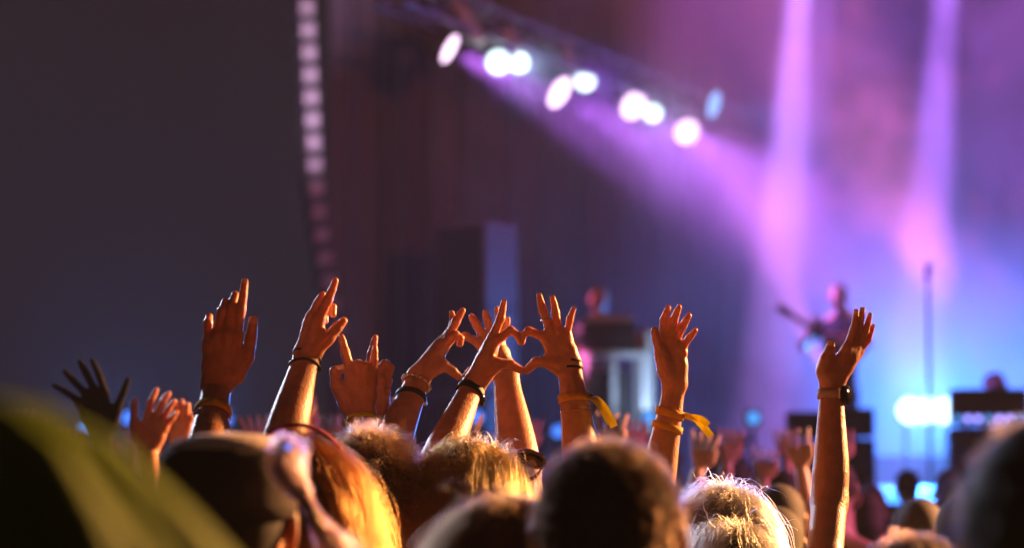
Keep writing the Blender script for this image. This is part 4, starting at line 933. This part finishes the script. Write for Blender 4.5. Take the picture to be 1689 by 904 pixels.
# ------------------------------------------------------------------ performers
gp = P(1378, 500, 23.1)
gt = person('guitarist in dark clothes bending over a pale guitar on stage', P(1383, 488, 23.1), [], 'skin_pale', 'black_cloth', dict(col='white', n=0), yaw=math.pi - .5, s=1.02, fine=.008, nod=-.35, plain_arms={-1: (gp + np.array([.30, -.05, -.42]), gp + np.array([.12, -.28, -.36])), 1: (gp + np.array([-.32, -.05, -.42]), gp + np.array([-.26, -.32, -.24]))})[0]
gc = gp + np.array([.0, -.24, -.42]); t = thing('guitar', 'pale electric guitar held by the guitarist', 'guitar', tuple(gc))
V, F = surface([ell(gc + np.array([.11, 0, -.02]), (.13, .024, .15), .03), ell(gc + np.array([-.06, 0, .01]), (.10, .024, .11), .04), cone(gc + np.array([-.1, 0, .09]), gc + np.array([-.17, 0, .12]), .022, .016, .02)], .008)
obj('guitar_body', mesh_from('guitar_body', V, F, M['wood'], at(t), True), t)
MB().box(gc + np.array([-.30, -.012, .19]), (.42, .022, .05), Matrix.Rotation(.6, 3, 'Y'), bev=.004).build('neck', M['leather'], t, at(t))
MB().box(gc + np.array([-.52, -.012, .34]), (.14, .02, .08), Matrix.Rotation(.6, 3, 'Y'), bev=.004).build('headstock', M['wood'], t, at(t))
kb = P(988, 492, 22.0)
moving_head('floor_light', (.2, 20.3, DECK + .45), tuple(kb), 'small added floor lamp to light the keyboard player magenta', 'lens_rose', 420, (1.0, .18, .62), 18, .08, hang=False, blend=.8)  # lamp added to give the player a magenta light
person('keyboard player in pale shirt standing behind the desk', kb, [], 'skin_pale', 'white_cloth', dict(col='brown', n=0), yaw=math.pi, s=1.02, fine=.008, plain_arms={-1: (kb + np.array([.28, -.1, -.5]), kb + np.array([.14, -.36, -.46])), 1: (kb + np.array([-.28, -.1, -.5]), kb + np.array([-.14, -.36, -.46]))})

# ------------------------------------------------------------------ farther crowd
def far_variant(kind, skin, shirt, hairc, seed):
    r = np.random.default_rng(seed); hc = np.array([0, 3.0, 1.60])
    pa = {}
    def up(side, out, fwd, hgt, bend):
        return (hc + np.array([side * (.24 + out * .3), .03 + fwd * .4, -.12 + hgt * .10]), hc + np.array([side * (.20 + out), .06 + fwd, .10 + hgt]))
    if kind in ('one', 'both'): pa[1] = up(1, r.uniform(-.04, .12), r.uniform(0, .1), r.uniform(0, .06), 0)
    if kind in ('both',): pa[-1] = up(-1, r.uniform(-.04, .12), r.uniform(0, .1), r.uniform(0, .06), 0)
    if kind == 'other': pa[-1] = up(-1, r.uniform(-.04, .12), r.uniform(0, .1), r.uniform(0, .06), 0)
    o, _ = person('x', hc, [], skin, shirt, dict(col=hairc, n=0, grow=1.06, low=.14 if seed % 2 else 0), fine=.011, plain_arms=pa)
    return o
WORD = {'one': 'with one arm raised', 'other': 'with one arm raised', 'both': 'with both arms raised', 'none': 'with arms down'}
TOP = dict(red_cloth='red', grey_cloth='grey', white_cloth='white', blue_cloth='navy', black_cloth='black')
VAR = [('one', 'skin_far', 'red_cloth', 'dark', 1), ('both', 'skin_far', 'grey_cloth', 'blonde', 2), ('none', 'skin_far', 'white_cloth', 'brown', 3), ('other', 'skin_far', 'blue_cloth', 'brown', 4), ('both', 'skin_far', 'white_cloth', 'dark', 5), ('none', 'skin_far', 'black_cloth', 'blonde', 6), ('one', 'skin_far', 'black_cloth', 'brown', 7), ('other', 'skin_far', 'grey_cloth', 'dark', 9)]
protos = [('%s haired blurred crowd member in a %s top %s' % (v[3] if v[3] != 'dark' else 'dark', TOP[v[2]], WORD[v[0]]), far_variant(*v)) for v in VAR]
first = {i: True for i in range(len(protos))}
y = 8.8; row = 0
while y < 16.6:
    half = .2118 * y + .2; x = -half + (row % 2) * .3
    while x < half:
        i = int(rng.choice(len(protos), p=[.08, .05, .24, .08, .05, .26, .12, .12])); i = 2 if (x / y * FPX + W / 2 > 1390 and i not in (2, 5)) else i; kind, pr_ = protos[i]
        if first[i]: c_ = pr_; first[i] = False
        else: c_ = copy_tree(pr_)
        sc = rng.uniform(.88, 1.0); c_.scale = (sc, sc, sc); c_.location = (x + rng.uniform(-.12, .12), y + rng.uniform(-.2, .2), 0); c_.rotation_euler = (0, 0, rng.uniform(-.4, .4))
        tag(c_, kind, 'person', 'crowd before the stage: ' + kind)
        x += rng.uniform(.55, .8)
    y += .95; row += 1

for px_, d_, sc, i in ((528, 7.7, 1.0, 1), (852, 7.9, .99, 4), (330, 8.3, 1.0, 0), (655, 8.6, 1.02, 7), (1235, 8.2, .95, 1), (1290, 9.4, .97, 4), (1210, 10.5, .98, 0)):
    c_ = copy_tree(protos[i][1]); q = P(px_, 740, d_); c_.scale = (sc,) * 3; c_.location = (q[0], q[1], 0); c_.rotation_euler = (0, 0, rng.uniform(-.3, .3)); tag(c_, protos[i][0], 'person', 'crowd before the stage: ' + protos[i][0])
for yy in (6.9, 7.7, 8.3):
    px_ = 1240 + rng.uniform(0, 40)
    while px_ < 1720:
        i = 2; c_ = copy_tree(protos[i][1]); q = P(px_, 740, yy); sc = rng.uniform(.90, .97); c_.scale = (sc,) * 3; c_.location = (q[0], q[1] + rng.uniform(-.15, .15), 0); c_.rotation_euler = (0, 0, rng.uniform(-.4, .4)); tag(c_, protos[i][0], 'person', 'crowd before the stage: ' + protos[i][0])
        px_ += rng.uniform(.46, .62) * FPX / yy
# ------------------------------------------------------------------ lamps that light the crowd: towers beside the audience, and an added fill behind it
def tower(x, y, h, label, cans):
    t = thing('lighting_tower', label, 'lighting tower', (x, y, 0))
    cs = [(a * .15, b * .15) for a, b in ((-1, -1), (1, -1), (1, 1), (-1, 1))]
    for a, b in cs: MB().tube((x + a, y + b, .05), (x + a, y + b, h), .025).build('chord', M['alu'], t, at(t))
    n = int(h / .4)
    for i in range(n):
        mb = MB()
        for k in range(4):
            p, q = cs[k], cs[(k + 1) % 4]
            mb.tube((x + p[0], y + p[1], .1 + i * .4), (x + q[0], y + q[1], .5 + i * .4 if i < n - 1 else h), .012, n=6)
        mb.build('bracing', M['alu'], t, at(t))
    MB().box((x, y, .03), (1.0, 1.0, .06), bev=.01).build('base_plate', M['dark_metal'], t, at(t))
    for (dx, dz, target, w, col, deg, lens, lab) in cans:
        moving_head('par_light', (x + dx, y - .3, h + dz), target, lab, lens, w, col, deg, .14, group='lamps on the lighting towers', blend=.6, radius=.25)
tower(7.6, 10.4, 4.3, 'aluminium lighting tower beside the audience', [(-.2, .1, (.3, 4.8, 1.8), WATT['key'], COL['amber'], 50, 'lens_amber', 'amber lamp on the tower beside the audience aimed at the near hands'), (.25, .1, (1.0, 11, 1.6), WATT['key'] * .24, COL['rose'], 60, 'lens_rose', 'rose lamp on the tower beside the audience aimed at the far crowd')])
tower(-5.2, 15.5, 4.6, 'aluminium lighting tower on the far side of the audience', [(.2, .1, (0, 4.8, 1.8), WATT['key2'], (.75, .8, 1.0), 45, 'lens_white', 'white lamp on the far side tower aimed at the near hands')])
tower(3.2, -9.0, 2.6, 'added unseen lighting tower behind the audience', [(0, .1, (0, 4.8, 6.9), WATT['hand_fill'], COL['orange'], 40, 'lens_amber', 'added orange fill lamp behind the audience for the raised hands')])  # unseen tower, added as orange fill aimed above the heads

# ------------------------------------------------------------------ air
def volume(name, lo, hi, dens, col, aniso):
    lo, hi = np.array(lo), np.array(hi)
    o = MB().box((lo + hi) / 2, hi - lo).build(name, M['ground']); m = bpy.data.materials.new(name + '_air'); m.use_nodes = True; t = m.node_tree
    for n_ in list(t.nodes):
        if n_.type != 'OUTPUT_MATERIAL': t.nodes.remove(n_)
    v = t.nodes.new('ShaderNodeVolumePrincipled'); v.inputs['Color'].default_value = (*col, 1); v.inputs['Density'].default_value = dens; v.inputs['Anisotropy'].default_value = aniso
    t.links.new(v.outputs[0], t.nodes['Material Output'].inputs['Volume'])
    o.data.materials.clear(); o.data.materials.append(m); tag(o, kind='stuff'); o.display_type = 'WIRE'
    return o
def patchy(o, dens):
    t = o.data.materials[0].node_tree; v = [n for n in t.nodes if n.type == 'PRINCIPLED_VOLUME'][0]
    co = t.nodes.new('ShaderNodeNewGeometry'); mp = t.nodes.new('ShaderNodeMapping'); mp.inputs['Scale'].default_value = (1, .6, .8); mp.inputs['Location'].default_value = (2.3, 0, 4.1)
    n = t.nodes.new('ShaderNodeTexNoise'); n.inputs['Scale'].default_value = .55; n.inputs['Detail'].default_value = 3; n.inputs['Distortion'].default_value = .8
    r = t.nodes.new('ShaderNodeMapRange'); r.inputs[1].default_value = .36; r.inputs[2].default_value = .66; r.inputs[3].default_value = dens * .25; r.inputs[4].default_value = dens * 2.1
    t.links.new(co.outputs['Position'], mp.inputs[0]); t.links.new(mp.outputs[0], n.inputs['Vector']); t.links.new(n.outputs[0], r.inputs[0]); t.links.new(r.outputs[0], v.inputs['Density'])
    cy.volume_step_rate = 6; cy.volume_max_steps = 64
volume('haze', (-14, -12, -1), (14, 40, 13), HAZE_DENSITY, (.9, .9, .92), .1)
patchy(volume('smoke', (-.9, 22.6, DECK + .01), (12, 32.9, 10.5), SMOKE_DENSITY, (.9, .9, .92), .0), SMOKE_DENSITY)
